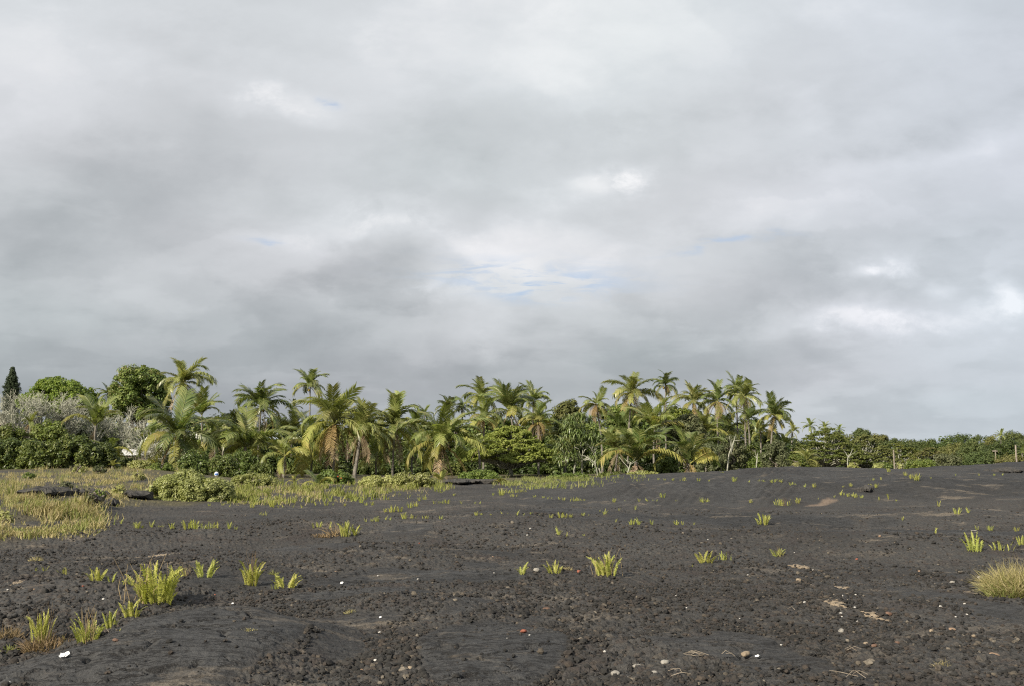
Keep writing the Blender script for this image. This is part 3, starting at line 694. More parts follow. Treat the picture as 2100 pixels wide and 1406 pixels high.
bare_tree("leafless grey tree with a pale forked trunk below the lime dome", 82, 806, 110, 862, 106, 2, 34)
bare_tree("leafless grey tree over the dark bush below the lime dome", 140, 812, 110, 868, 108, 3, 32)
bare_tree("leafless grey tree beside the tall fan of a young palm", 190, 826, 80, 872, 109, 4, 22)
bare_tree("leafless grey tree under the mango tree, left side", 245, 838, 80, 885, 112, 5, 22)
bare_tree("sprawling leafless shrub tree above the white roof", 300, 858, 90, 905, 98, 6, 24)
bare_tree("dry twiggy shrub right beside the white roof", 315, 906, 60, 935, 94, 7, 14)

G_UMBR = leaf_mat("leaf_flat_top", (.085, .105, .026), (.150, .170, .045), (.18, .17, .06), .33, .6, .2, .1)
G_UMBC = leaf_mat("leaf_umbrella", (.165, .22, .045), (.265, .31, .075), (.30, .32, .10), .38, .6, .2, .08)
# ---- umbrella shaped trees: flat pads of leaf on spreading limbs
def umbrella_tree(label, cx, top, wpx, bot, Y, mat, seed, npad=46, group=None, per=150, leaf=.22, rise=1.6, trunk_to=None):
    k = Y / FD; x = (cx - CX) * k; r = np.random.default_rng(seed); z0 = land1(x, Y); zt, zb = at(cx, top, Y)[2] - z0, at(cx, bot, Y)[2] - z0; W = wpx * k / 2
    root = tag(obj("umbrella_tree", None, None, (x, Y, z0)), label, "tree", group)
    g = Geo(); pads = []
    for i in range(npad):
        a, q = r.uniform(0, 6.28), math.sqrt(r.random()); sfall = 1 - q ** rise
        z = zb + (zt - zb) * (sfall * .9) + r.uniform(-.25, .2)
        if r.random() < .25: z = zb + (z - zb) * r.uniform(.3, .8)
        c = np.array([math.cos(a) * q * W * .93, math.sin(a) * q * W * .8, z]); pads.append(c); pr = r.uniform(.55, 1.0) * max(.7, W * .2)
        m = 10; sub = c + np.stack([r.normal(0, pr * .42, m), r.normal(0, pr * .42, m), r.normal(0, .05, m)], 1)
        leaf_cloud(g, sub, pr * .36, per // m, leaf, r, .42, .55, .6, .2)
    obj("crown", g.mesh("crown", mat), root)
    g = Geo(); fork = np.array([r.normal(0, .3), 0, max(.3, zb * .45)]); tube(g, bend(np.zeros(3), fork, .15, 5), np.linspace(.24, .18, 5), 7, False)
    limbs(g, fork, [p - np.array([0, 0, .08]) for p in pads], r, .075, .02, 5)
    obj("trunk", g.mesh("trunk", M_GREYTWIG if seed % 2 else M_BARK, True), root)
    return root
umbrella_tree("broad umbrella shaped tree with flat yellow green layers at centre", 1046, 862, 205, 942, 97, G_UMBC, 11, 300, None, 150, .22, 1.15)
umbrella_tree("large flat topped tree with pale limbs showing, right of the palms", 1695, 872, 185, 948, 112, G_UMBR, 13, 150, None, 150, .20)
umbrella_tree("flat topped tree with pale limbs right of the largest one", 1775, 888, 140, 952, 114, G_OLIVE, 15, 110, None, 150, .20)
umbrella_tree("low flat topped tree behind the left wooden post", 1850, 903, 130, 952, 128, G_UMBR, 17, 80, None, 150, .22)
umbrella_tree("low spreading tree with bare branches between the two posts", 1905, 916, 90, 952, 122, G_OLIVE, 19, 36, None, 90, .24)

# ---- pandanus: drooping rosettes of strap leaves on forked trunks with prop roots
def rosette(g, c, r, n=46, L=.9, wid=.045):
    a = r.uniform(0, 6.28, n); el = r.uniform(-.2, 1.35, n); l = L * r.uniform(.7, 1.1, n)
    d0 = np.stack([np.cos(a) * np.cos(el), np.sin(a) * np.cos(el), np.sin(el)], 1)
    s = unit(np.cross(d0, np.array([0, 0, 1.]))) * wid
    P0 = c + d0 * .05; P1 = P0 + d0 * l[:, None] * .45; d1 = unit(d0 + np.array([0, 0, -.7])); P2 = P1 + d1 * l[:, None] * .3; d2 = unit(d1 * .5 + np.array([0, 0, -1.0])); P3 = P2 + d2 * l[:, None] * .3
    V = np.stack([P0 - s, P0 + s, P1 + s, P1 - s, P2 + s * .8, P2 - s * .8, P3], 1).reshape(-1, 3); b = np.arange(n)[:, None] * 7
    g.add(V, b + np.array([[0, 1, 2, 3]]), b + np.array([[3, 2, 4, 5]]), b + np.array([[5, 4, 6]]))
def pandanus(label, cx, top, wpx, bot, Y, seed, n, trunks):
    k = Y / FD; x = (cx - CX) * k; r = np.random.default_rng(seed); z0 = land1(x, Y); zt, zb = at(cx, top, Y)[2] - z0, at(cx, bot, Y)[2] - z0
    root = tag(obj("pandanus_tree", None, None, (x, Y, z0)), label, "tree")
    P = dome_points(r, n, wpx * k * .82, wpx * k * .7, zt - zb - .5, .75, .3); P[:, 2] += zb + .35
    g = Geo()
    for p in P: rosette(g, p, r)
    obj("crown", g.mesh("crown", G_PAND), root)
    for tx in trunks:
        g = Geo(); X0 = (tx - cx) * k; fork = np.array([X0 * .7, r.uniform(-.3, .3), zb * .9]); tube(g, bend(np.array([X0, fork[1], -.1]), fork, r.normal(0, .1), 6), np.linspace(.085, .07, 6), 7, False)
        near = sorted(P, key=lambda p: np.linalg.norm(p - fork))[:n // len(trunks)]
        limbs(g, fork, near, r, .05, .03)
        obj("trunk", g.mesh("trunk", M_GREYTWIG, True), root)
pandanus("pandanus tree with drooping strap leaves and thin pale trunks", 1193, 846, 104, 938, 92, 21, 34, (1195, 1233, 1176))

# =================================================================== the palms, left to right
palm("small dark palm peeking out between the bare trees and the mango tree", 221, 806, 28, 128, None, 14)
palm("young palm with tall upright fan of fronds among the bare trees", 196, 872, 56, 100, None, 16, 2, 0, 1, young=True)
palm("low palm with arching fronds over the white roof", 224, 922, 46, 92, None, 12, 5, 1, 1, upness=-.15)
palm("stub palm of yellow strips in front of the bare trees", 62, 868, 26, 101, None, 7, 0, 4, 2, young=True)
palm("yellow palm seedling in the grass below the white roof", 231, 955, 14, 83, None, 10, 10, young=True, group="yellow palm seedlings")
palm("tall palm in front of the mango tree, highest of the left half", 374, 783, 56, 112, 378, 22, 4, 2, 5, nuts=5)
palm("broad low palm with long arching fronds right of the white roof", 363, 893, 84, 90, 362, 18, 4, 1, 3, tr=.17)
palm("bushy palm filling the gap right of the tall mango side palm", 414, 850, 50, 106, None, 18, 2, 0, 1, young=True)
palm("palm leaning over the dark gap, lower right of the mango side palm", 440, 905, 50, 98, None, 16, 3, 0, 2)
palm("skyline palm with one frond stretched to the right, left of the lone high palm", 536, 834, 56, 108, 528, 22, 3, 1, 2, nuts=4)
palm("low palm with shiny curled fronds in front of the leaf wall", 503, 915, 72, 92, 505, 18, 4, 0, 2, tr=.17)
palm("small palm among the dark bushes with bent shiny fronds", 584, 935, 50, 90, None, 14, 4, 1, 2)
palm("lone high palm standing above the trees left of centre", 636, 790, 38, 118, 634, 20, 2, 0, 1, nuts=4)
palm("tiny far palm behind, left of the lone high palm", 603, 834, 17, 140, None, 12, small=True)
palm("large palm with brown beard and pale straight trunk", 685, 868, 80, 94, 683, 24, 4, 3, 7, nuts=6, tr=.13)
palm("dense low palm behind the beard palm's foot", 636, 916, 62, 98, None, 18, 4, 0, 1)
palm("palm with dead fronds wrapped down its thick trunk", 741, 884, 58, 93, 727, 20, 3, 0, 8, tr=.22)
palm("low palm in the shade right of the wrapped trunk", 770, 925, 44, 100, None, 14, 3, 0, 1)
palm("upright dark palm with thin straight trunk left of centre", 808, 874, 66, 95, 804, 24, 3, 1, 5, nuts=3, tr=.12)
palm("low palm in the shade right of the thin straight trunk", 845, 930, 40, 101, None, 14, 2, 0, 1)
palm("small far palm left of the twin small palms", 871, 848, 19, 135, None, 12, small=True)
palm("first of the twin small palms behind the spreading palm", 916, 838, 29, 124, None, 16)
palm("second of the twin small palms behind the spreading palm", 947, 838, 29, 126, None, 16, 2)
palm("palm with long brownish lower fronds spread wide and hanging", 907, 909, 78, 88, 898, 20, 4, 2, 3, nuts=6, tr=.12)
palm("young palm wedged between the spreading palm and the umbrella tree", 981, 920, 34, 92, None, 10, 2, 0, 2, young=True)
palm("tall palm behind, upper of the paired skyline palms at centre", 985, 812, 44, 116, 990, 20, 2, 0, 0)
palm("palm with yellow hanging fronds, lower of the paired skyline palms", 992, 852, 40, 104, 991, 18, 4, 5, 2, nuts=4)
palm("dark full palm hung with coconuts, left of the orange skirted palm", 1045, 842, 54, 108, 1050, 22, 2, 0, 3, nuts=8)
palm("dark palm right behind the coconut hung palm", 1094, 822, 42, 114, None, 18, 1, 0, 3)
palm("palm with a full skirt of orange brown fronds above the umbrella tree", 1103, 864, 44, 103, 1104, 18, 5, 8, 5, nuts=4)
palm("thin palm with long orange skirt above the pandanus tree", 1222, 828, 36, 99, 1236, 16, 4, 6, 5)
palm("tallest palm right of centre, crown blown open, thin leaning trunk", 1296, 804, 52, 106, 1288, 20, 4, 3, 2, nuts=3, tr=.11)
palm("thin tall palm with a small tuft crown and long bare trunk", 1365, 788, 31, 100, 1367, 18, 1, 3, 1, nuts=3, tr=.09)
palm("little dark palm tuft halfway up the thin tall trunk", 1362, 832, 18, 120, None, 12, small=True)
palm("bushy palm right behind the stemless green palm", 1342, 880, 58, 100, None, 18, 3, 0, 1, young=True)
palm("skyline palm with yellow skirt, first of the right hand cluster", 1421, 822, 40, 110, 1420, 20, 4, 5, 1)
palm("skyline palm with orange skirt, second of the right hand cluster", 1471, 822, 41, 108, 1480, 20, 4, 6, 3)
palm("highest palm of the right hand cluster with yellow fronds below", 1509, 802, 38, 112, 1514, 20, 4, 5, 1)
palm("dark palm leaning against the highest of the right hand cluster", 1525, 812, 40, 107, 1531, 20, 2, 3, 2)
palm("shadowy palm with stiff dark fronds under the right hand cluster", 1534, 858, 36, 104, None, 18, 1, 0, 1)
palm("pale green palm between the shadowy palm and the double trunk", 1560, 884, 30, 108, None, 14, 3)
palm("palm with yellow lower fronds and a double trunk on the skyline", 1588, 852, 44, 98, 1579, 22, 6, 2, 0, tr=.11)
palm("grey green palm hung with dead leaves, right of the double trunk", 1625, 884, 20, 118, None, 16, 2, 1, 2)
palm("palm above the large flat topped tree, tallest of the last skyline four", 1662, 873, 17, 130, None, 14, small=True, group="far skyline palms")
palm("palm poking through the top of the large flat topped tree", 1691, 876, 15, 134, None, 14, small=True, group="far skyline palms")
palm("small palm on the right shoulder of the large flat topped tree", 1721, 881, 12, 140, None, 12, small=True, group="far skyline palms")
palm("far palm standing above the wooded ridge near the right edge", 2053, 892, 13, 170, None, 12, small=True, group="far skyline palms")
palm("far pale palm beside the right wooden post", 2096, 926, 18, 130, None, 12, small=True, group="far skyline palms")
palm("stemless palm with a great sheaf of green fronds right of the pandanus", 1304, 945, 76, 88, 1303, 22, 3, 0, 4, young=True, tr=.2)
palm("leaning short palm with one dead leaf fan, right of the pandanus trunks", 1268, 922, 52, 90, 1259, 12, 1, 0, 3, young=True, tr=.11)
palm("stemless palm spread in a wide V with orange stalks", 1414, 950, 66, 88, 1414, 13, 2, 2, 1, young=True, tr=.16)
palm("palm fronds standing behind the wide V palm", 1446, 884, 42, 103, None, 14, 2, 0, 0, young=True)
palm("half hidden palm low among the right hand shrubs", 1655, 945, 30, 98, None, 12, 2, 0, 0, young=True)
palm("low palm in the shade behind the umbrella tree's right end", 1158, 925, 34, 99, None, 12, 2, 0, 2)
palm("young bright palm with two curled fronds in the fern meadow", 654, 1000, 38, 60, None, 5, 2, 2, 1, tr=.08, group="young palms in the open")
palm("young yellow palm at the lava edge below the spreading palm", 906, 988, 22, 66, None, 9, 7, 2, young=True, tr=.05, group="young palms in the open")
palm("young orange tipped palm in the hollow right of the green bush", 1024, 1004, 16, 62, None, 7, 4, 3, young=True, tr=.04, group="young palms in the open")
palm("small bright palm just left of the young curled palm", 604, 990, 18, 66, None, 6, 4, young=True, tr=.05, group="young palms in the open")

for i, (lb, cx, cy, rp) in enumerate([("palm crown deep in the wood behind the skyline palm left of centre", 492, 872, 44), ("palm crown deep in the wood left of the beard palm", 598, 884, 48), ("palm crown deep in the wood right of the beard palm", 712, 900, 44),
        ("palm crown deep in the wood left of the upright dark palm", 772, 884, 40), ("palm crown deep in the wood right of the upright dark palm", 852, 880, 46), ("palm crown deep in the wood above the spreading palm", 932, 878, 42), ("palm crown deep in the wood right of the coconut hung palm", 1068, 874, 38),
        ("palm crown deep in the wood between the orange skirted palms", 1150, 890, 38), ("palm crown deep in the wood under the leaning skyline palm", 1270, 876, 46), ("palm crown deep in the wood under the right hand cluster's left end", 1402, 888, 44), ("palm crown deep in the wood under the right hand cluster's middle", 1492, 886, 42), ("palm crown deep in the wood right of the double trunk", 1608, 912, 32), ("palm crown deep in the wood behind the broad low palm", 330, 900, 42), ("palm crown deep in the wood below the bushy left palm", 462, 880, 40)]):
    palm(lb, cx, cy, rp, 110 + i % 4, None, 15, 1 + i % 3, 0, i % 3, group="palm crowns deep in the wood")

# =================================================================== bushes and low growth
def bush(label, cx, top, wpx, bot, Y, mat, n=46, per=80, leaf=.16, crad=.34, group=None, name="bush", shape=.7, D=.8, up=.35, asp=.55):
    return leafy_tree(label, cx, top, wpx, bot, Y, mat, n, per, leaf, crad, "bush", group, name, shape=shape, D=D, up=up, aspect=asp, flatz=.9)
LB = "dark bushes along the left edge of the wood"
bush("big dark bush at the left photo edge with lit top", 20, 896, 120, 956, 84, G_BUSH, 90, 95, .20, .42, LB)
bush("dark bush second from the left edge, lighter green leaves on top", 88, 900, 110, 956, 83, G_BUSH, 90, 95, .20, .42, LB)
bush("tall dark bush under the pale forked bare trunk", 100, 858, 80, 905, 97, G_MID, 60, 90, .20, .42, LB)
bush("dark bush with yellow green crest below the young fan palm", 158, 888, 110, 956, 84, G_BUSH, 90, 95, .20, .42, LB)
bush("dark bush at the right end of the left bush row", 210, 906, 80, 956, 85, G_BUSH, 60, 90, .18, .40, LB)
bush("leafy bush behind the tan roof", 22, 868, 70, 900, 96, G_MID, 46, 80, .20, .4, LB)
bush("brown shadowy bush under the white roof", 262, 934, 46, 960, 88, G_DARK, 30, 70, .16, .3)
bush("yellow green bush right below the white roof", 287, 942, 54, 966, 85, G_NAU, 34, 80, .15, .28)
bush("green bush in front of the broad low palm's foot", 330, 948, 60, 970, 84, G_BRIGHT, 34, 80, .15, .28)
bush("rounded leafy bush right of the broad low palm", 398, 920, 66, 968, 85, G_BUSH, 50, 90, .16, .36)
bush("dark rounded bush above the white ball", 458, 928, 62, 974, 83, G_BUSH, 50, 90, .16, .36)
bush("dark bush right of the white ball's bush", 500, 922, 50, 975, 86, G_MID, 40, 80, .16, .36)
bush("low green bush under the shiny curled palm", 535, 948, 60, 980, 84, G_MID, 36, 80, .16, .3)
bush("big light green naupaka mound standing in the lava at left", 395, 962, 176, 1030, 42, G_NAU, 260, 170, .082, .22, "pale naupaka mounds", "naupaka_bush", .8, .7)
bush("light naupaka mound behind the fern meadow, left of the curled young palm", 522, 968, 100, 992, 62, G_NAU, 60, 90, .12, .24, "pale naupaka mounds", "naupaka_bush", .8)
bush("low light naupaka mound in front of the upright dark palm", 782, 972, 92, 1000, 62, G_NAU, 60, 90, .12, .24, "pale naupaka mounds", "naupaka_bush", .8)
bush("light naupaka mound under the spreading palm", 852, 967, 90, 998, 61, G_NAU, 60, 90, .12, .24, "pale naupaka mounds", "naupaka_bush", .8)
bush("low pale naupaka mound at the lava lip right of the pandanus trunks", 1318, 964, 66, 986, 80, G_NAU, 40, 80, .13, .24, "pale naupaka mounds", "naupaka_bush", .8)
bush("green bush with orange flowers beside the wrapped palm trunk", 688, 962, 84, 998, 70, G_BRIGHT, 50, 85, .15, .28)
bush("fresh green bush at the dark hollow left of the umbrella tree", 982, 962, 84, 995, 70, G_BRIGHT, 50, 85, .14, .28)
bush("spreading green bush under the pandanus tree", 1166, 968, 92, 995, 82, G_BRIGHT, 46, 80, .15, .28)
bush("green bush between the pandanus trunks and the leaning short palm", 1250, 966, 50, 984, 86, G_MID, 26, 70, .15, .28)
for i, (lb, cx, top, wd) in enumerate([("shaded undergrowth bush behind the wrapped palm trunk", 755, 942, 70), ("shaded undergrowth bush behind the thin straight trunk", 815, 944, 70), ("shaded undergrowth bush left of the spreading palm's trunk", 868, 944, 70),
        ("shaded undergrowth bush right of the spreading palm's trunk", 935, 944, 70), ("shaded undergrowth bush under the umbrella tree's left half", 1010, 942, 80), ("shaded undergrowth bush under the umbrella tree's middle", 1065, 940, 80),
        ("shaded undergrowth bush under the umbrella tree's right end", 1120, 942, 80), ("shaded undergrowth bush behind the pandanus trunks", 1205, 942, 70), ("shaded undergrowth bush behind the beard palm's trunk", 690, 940, 80), ("shaded undergrowth bush left of the beard palm's trunk", 620, 944, 80)]):
    bush(lb, cx, top, wd, 985, 108, G_DARK if i % 3 else G_MID, 40, 70, .22, .42, "shaded undergrowth bushes")
for i, (lb, cx, top, wd, bot, Y, mat) in enumerate([("small green scrub in the dry grass left of the pointed lava block", 203, 1024, 26, 1046, 36, G_BRIGHT), ("grey green scrub low in the dry grass, left of the middle slab", 138, 1004, 24, 1020, 38, G_GREY), ("yellow leafed scrub between the lava slabs and the naupaka mound", 245, 994, 26, 1014, 40, G_NAU),
        ("green tuft of scrub high in the dry grass at left", 62, 968, 26, 984, 58, G_BRIGHT), ("low green scrub at the meadow's lower right corner", 190, 1056, 36, 1074, 29, G_GREY), ("bright scrub at the left photo edge in the lower meadow", 12, 1080, 40, 1100, 25, G_NAU), ("pale scrub at the wood's edge under the dark left bushes", 160, 950, 46, 966, 74, G_NAU), ("scrub at the wood's edge left of the yellow palm seedling", 205, 952, 30, 968, 72, G_GREY), ("dull scrub in the upper meadow, right half", 285, 966, 34, 980, 60, G_NAU)]):
    bush(lb, cx, top, wd, bot, Y, mat, 20, 60, .07, .13, "scrub in the dry grass", "scrub")
RB = "loose shrubs along the right edge of the wood"
for i, (lb, cx, top, wd, bot, mat) in enumerate([("loose shrub left of the wide V palm", 1372, 925, 50, 972, G_MID), ("loose shrub just right of the wide V palm", 1462, 905, 70, 968, G_GREY), ("loose grey green shrub with a leaning bare stem", 1502, 890, 66, 966, G_GREY),
        ("olive shrub under the shadowy palm", 1540, 905, 60, 964, G_BUSH), ("loose dark shrub below the double trunked palm", 1590, 902, 66, 962, G_GREY), ("yellow green shrub at the foot of the double trunked palm", 1560, 935, 56, 966, G_BRIGHT),
        ("low bright shrub left of the large flat topped tree", 1632, 930, 50, 962, G_BRIGHT), ("low shrub under the large flat topped tree", 1660, 940, 60, 966, G_OLIVE), ("fresh green shrub behind the left wooden post", 1812, 946, 60, 972, G_BRIGHT), ("bright leafy shrub right of the left wooden post", 1886, 940, 66, 972, G_BRIGHT),
        ("grey green shrub between the posts at the lava lip", 1945, 928, 70, 966, G_GREY), ("dense shrub on the lip left of the short far post", 2005, 922, 80, 962, G_FAR), ("olive shrub at the lip beside the right wooden post", 2070, 930, 70, 958, G_OLIVE), ("dark shrub under the wide V palm's left frond", 1345, 950, 40, 980, G_MID)]):
    bush(lb, cx, top, wd, bot, 92 + i % 4 * 2, mat, 60, 100, .15, .36, RB, "shrub")
for i, (lb, cx, top, wd, bot) in enumerate([("yellow shrub on the lava crest under the large flat topped tree", 1749, 950, 24, 964), ("dense yellow shrub on the lava crest left of the left wooden post", 1801, 952, 24, 966), ("small yellow shrub on the crest at the left wooden post", 1846, 955, 12, 966), ("yellow tuft shrub where the palms meet the lava crest", 1631, 950, 14, 962)]):
    bush(lb, cx, top, wd, bot, 66, G_NAU, 22, 60, .10, .16, "yellow shrubs on the lava crest", "shrub")

# ---- the far wooded ridge at right
FARS = [(1640, 898, 80), (1712, 886, 40), (1771, 884, 34), (1808, 893, 36), (1845, 903, 60), (1880, 904, 60), (1868, 912, 50), (1905, 908, 50), (1938, 898, 46), (1975, 896, 56), (2012, 895, 56), (2045, 897, 50), (2080, 889, 60), (2112, 888, 60), (2150, 886, 70), (1958, 910, 60), (2000, 908, 60), (2050, 908, 60), (2095, 905, 60), (1735, 896, 60), (1790, 902, 50), (1600, 905, 60)]
FLAB = ["behind the double trunked palm's right side", "peeking over the large flat topped tree", "with a rounded head right of the large flat topped tree", "with a smaller second head beyond that one", "in the dip left of the skyline's low", "at the lowest point of the skyline", "before the skyline low", "dark, right of the lowest skyline point", "dark and high, where the ridge starts to rise", "on the rising ridge, right of the dark high one", "in the middle of the right hand ridge", "under the far ridge palm", "high on the ridge right of the far ridge palm", "cut by the right edge of the photo", "beyond the right edge, closing the ridge", "lower on the slope under the dark high one", "lower on the slope in the middle of the ridge", "lower on the slope under the far ridge palm", "lower on the slope above the right wooden post", "hidden behind the flat topped trees", "hidden behind the left wooden post's trees", "low behind the double trunked palm"]
for i, ((cx, top, wd), lb) in enumerate(zip(FARS, FLAB)):
    low = 15 <= i < 19
    leafy_tree("ridge tree " + lb, cx, top - 5 - (i * 7 % 5), wd * 1.5, 957, (150 if low else 185) + i * 13 % 17, (G_FAR, G_DARK, G_FAR, G_OLIVE)[i % 4] if i not in (7, 8) else G_DARK, 110, 110, .27, .8, "tree", "trees of the far wooded ridge", "ridge_tree", shape=.6)

# =================================================================== the mass of low undergrowth inside the wood
def undergrowth():
    r = np.random.default_rng(3); g = Geo(); n = 900
    px = r.uniform(-60, 1760, n); Y = r.uniform(106, 122, n); Y = np.where(px > 1620, Y + 12, Y); x = (px - CX) / FD * Y
    z = land(x, Y); h = r.uniform(.2, 2.6, n)
    leaf_cloud(g, np.stack([x, Y, z + h], 1), r.uniform(.6, .95, n), 46, .40, r, .8, .4, .55, .3)
    tag(obj("undergrowth", g.mesh("undergrowth", G_DARK)), "dark undergrowth closing the wood between the trunks", "undergrowth", kind='stuff')
undergrowth()

# =================================================================== ferns
M_FERN = leaf_mat("fern", (.255, .278, .055), (.39, .405, .105), (.44, .38, .14), .35, .5, .3, .10, 3.0)
M_FERN_DRY = leaf_mat("fern_dry", (.16, .115, .065), (.28, .21, .12), None, .15, .8, .1, .15)
def fern_frond(g, base, d, L, r, wid=.062, n=20, curl=.35):
    """an upright sword fern frond: a narrow strap of crimped leaflets on a thin stalk"""
    t = np.linspace(0, 1, n); side = unit(np.cross(d, [0, 0, 1.]) + r.normal(0, .15, 3)); out_ = unit(np.array([d[0], d[1], 0]) + 1e-6)
    C = base + d * (t * L)[:, None] + (out_ * curl * L * .35)[None] * (t ** 2.6)[:, None] - np.array([0, 0, 1.]) * (curl * L * .22) * (t ** 3.2)[:, None]
    prof_ = wid * L ** .5 * np.clip(np.minimum((t + .02) * 5, 1) * (1 - t ** 5 * .75), .05, 1)
    T = np.gradient(C, axis=0); T = unit(T); N = np.cross(side, T)
    st = L / n * .62
    for sgn in (-1, 1):
        w_ = side * sgn * (prof_ * r.uniform(.8, 1.15, n))[:, None]; tw = N * (r.normal(0, .30, n) * prof_)[:, None] + N * (.35 * prof_)[:, None] + T * (prof_ * .35)[:, None]
        a = C - T * st * .75; b = C + T * st * .75; c = C + w_ + tw + T * st * .35; e = C + w_ * .7 + tw * .7 - T * st * .6
        V = np.stack([a, e, c, b], 1).reshape(-1, 3)
        g.add(V, np.arange(n * 4).reshape(-1, 4))
    S = side * .005
    V = np.stack([C - S, C + S], 1).reshape(-1, 3); i = np.arange(n - 1)[:, None] * 2
    g.add(V, i + np.array([[0, 1, 3, 2]]))
def fern_mesh(seed, n, rx, ry, lean=.20, lo=.5, wid=.080):
    r = np.random.default_rng(seed); g = Geo()
    for i in range(n):
        b = np.array([r.uniform(-rx, rx), r.uniform(-ry, ry), -.02])
        d = unit(np.array([b[0] / max(rx, .05) * lean + r.normal(0, .10), b[1] / max(ry, .05) * lean + r.normal(0, .10), 1.0]))
        L = r.uniform(lo, 1.0) * (1 - .25 * (abs(b[0]) / max(rx, .05)) ** 2)
        fern_frond(g, b, d, L, r, wid, int(12 + 14 * L), r.uniform(.1, .9))
    return g.mesh("fern", M_FERN)
FERN = {'big': [fern_mesh(31, 70, .26, .24, .24, .38, .076)], 'clump': [fern_mesh(41 + i, 28, .24, .2, .20, .42, .072) for i in range(2)],
        'mid': [fern_mesh(51 + i, 16, .22, .15, .22) for i in range(3)], 'row': [fern_mesh(61 + i, 16, .75, .16, .12, .4) for i in range(3)],
        'slim': [fern_mesh(71 + i, 6, .10, .08, .15) for i in range(3)], 'pair': [fern_mesh(81 + i, 3, .16, .06, .25, .6) for i in range(3)]}
def dry_stems(seed, n=14, spread=.25):
    r = np.random.default_rng(seed); g = Geo()
    for i in range(n):
        b = np.array([r.normal(0, spread * .4), r.normal(0, spread * .3), 0]); d = unit(np.array([r.normal(0, .28), r.normal(0, .28), 1])[None])[0]; L = r.uniform(.5, 1.05)
        tube(g, [b, b + d * L * .6 + r.normal(0, .02, 3), b + d * L + np.array([r.normal(0, .08), 0, -.02])], [.008, .006, .003], 3, False)
    return g.mesh("dead_stems", M_FERN_DRY)
DRY = [dry_stems(1), dry_stems(2), dry_stems(3, 20, .4)]
ORD = "zeroth first second third fourth fifth sixth seventh eighth ninth tenth eleventh twelfth thirteenth fourteenth fifteenth sixteenth seventeenth eighteenth nineteenth twentieth".split()
def fern(label, px, py, h, kind, wpx=None, dry=0, group="sword ferns sprouting from the lava"):
    p = ground_at([px], [py])[0]; m = p[1] / FD; r = np.random.default_rng(int(px * 5 + py))
    H = h * m * (1.08 if h > 16 else 1.28); W = (wpx * m if wpx else H * {'big': .9, 'clump': .8, 'mid': .65, 'row': 1.8, 'slim': .35, 'pair': .5}[kind])
    nat = {'big': .85, 'clump': .85, 'mid': .65, 'row': 1.65, 'slim': .34, 'pair': .45}[kind]
    ms = FERN[kind]; sx = W / nat
    o = obj("fern", ms[r.integers(len(ms))], None, (p[0], p[1], p[2]), (0, 0, r.choice([0, math.pi]) + r.normal(0, .25)), (sx, max(sx, H * .7), H))
    tag(o, label, "fern", group)
    if dry: obj("dead_stems", DRY[r.integers(3)], o, (r.normal(0, .1), .1, 0), (0, 0, r.uniform(0, 6)), (1, 1, 1.02))
    return o
# the near ones, each with its own look
fern("largest fern clump of all, lush and many fronded, throwing a shadow to the right", 320, 1237, 93, 'big', 88, 1)
fern("tall loose fern clump at lower left, one frond rising above the rest", 84, 1324, 82, 'clump', 46, 1)
fern("dense broad fern clump rooted in the crack beside the bare lava hump", 180, 1319, 72, 'clump', 62, 1)
fern("forked fern just right of the dense broad clump at the hump", 227, 1291, 46, 'mid', 28)
fern("fern pair at the upper end of the crack along the lava hump", 269, 1268, 43, 'mid', 40)
fern("tiny fern shoot between the two lower left clumps", 133, 1315, 20, 'pair', 9)
fern("single tiny frond on the flank of the lava hump", 244, 1296, 10, 'pair', 5)
fern("leafy fern clump leaning right, far right of the largest clump", 516, 1200, 66, 'clump', 46, 1)
fern("low fern with short fronds right of the leaning leafy clump", 586, 1206, 38, 'mid', 46)
fern("tiny fern sprouts left of the low short fronded fern", 562, 1208, 13, 'row', 16)
fern("thin spaced fern fronds up slope behind the largest clump", 420, 1184, 47, 'mid', 40)
fern("fern fronds just behind the largest clump's right shoulder", 360, 1182, 32, 'mid', 22)
fern("slim stalky fern right behind the largest clump", 378, 1182, 28, 'slim', 10, 1)
for i, (px, py, h, k, wd) in enumerate([(71, 1175, 17, 'pair', 8), (92, 1173, 20, 'slim', 9), (130, 1178, 17, 'row', 29), (176, 1184, 9, 'row', 16), (197, 1191, 32, 'mid', 34), (227, 1194, 27, 'slim', 18), (251, 1201, 16, 'slim', 10), (267, 1201, 18, 'mid', 14)]):
    fern(f"small fern, {ORD[i + 1]} from left in the string leading to the largest clump", px, py, h, k, wd)
fern("small upright fern left of the white stone at centre", 1070, 1177, 27, 'slim', 15)
fern("spreading small fern between the white stone and the red stone", 1137, 1176, 31, 'mid', 30)
fern("large fern with dry stems at centre, right of the red stone", 1244, 1182, 55, 'clump', 58, 1)
fern("left fern of a close pair right of centre", 1448, 1154, 27, 'mid', 36)
fern("right fern of a close pair right of centre", 1487, 1149, 21, 'row', 36)
fern("tiny sprout below the close pair of ferns", 1422, 1162, 6, 'pair', 6)
fern("sparse fern with a bush of dry brown stems, right of the close pair", 1595, 1141, 22, 'mid', 24, 1)
fern("tall fern with curved fronds at right, above the big grass clump", 1999, 1131, 46, 'mid', 34)
fern("low wide fern with short fronds beside the tall curved one", 2058, 1129, 27, 'row', 54)
fern("bright bushy fern at mid left field, right of dry stems", 709, 1100, 38, 'clump', 28)
fern("smaller fern touching the bright bushy one on its right", 728, 1097, 24, 'mid', 22)
fern("fern in two parts on the plain, standing right of a sandy streak", 1564, 1076, 28, 'mid', 26)
fern("brown stemmed fern cluster at the foot of the grooved slope", 1607, 1037, 20, 'row', 38, 1)
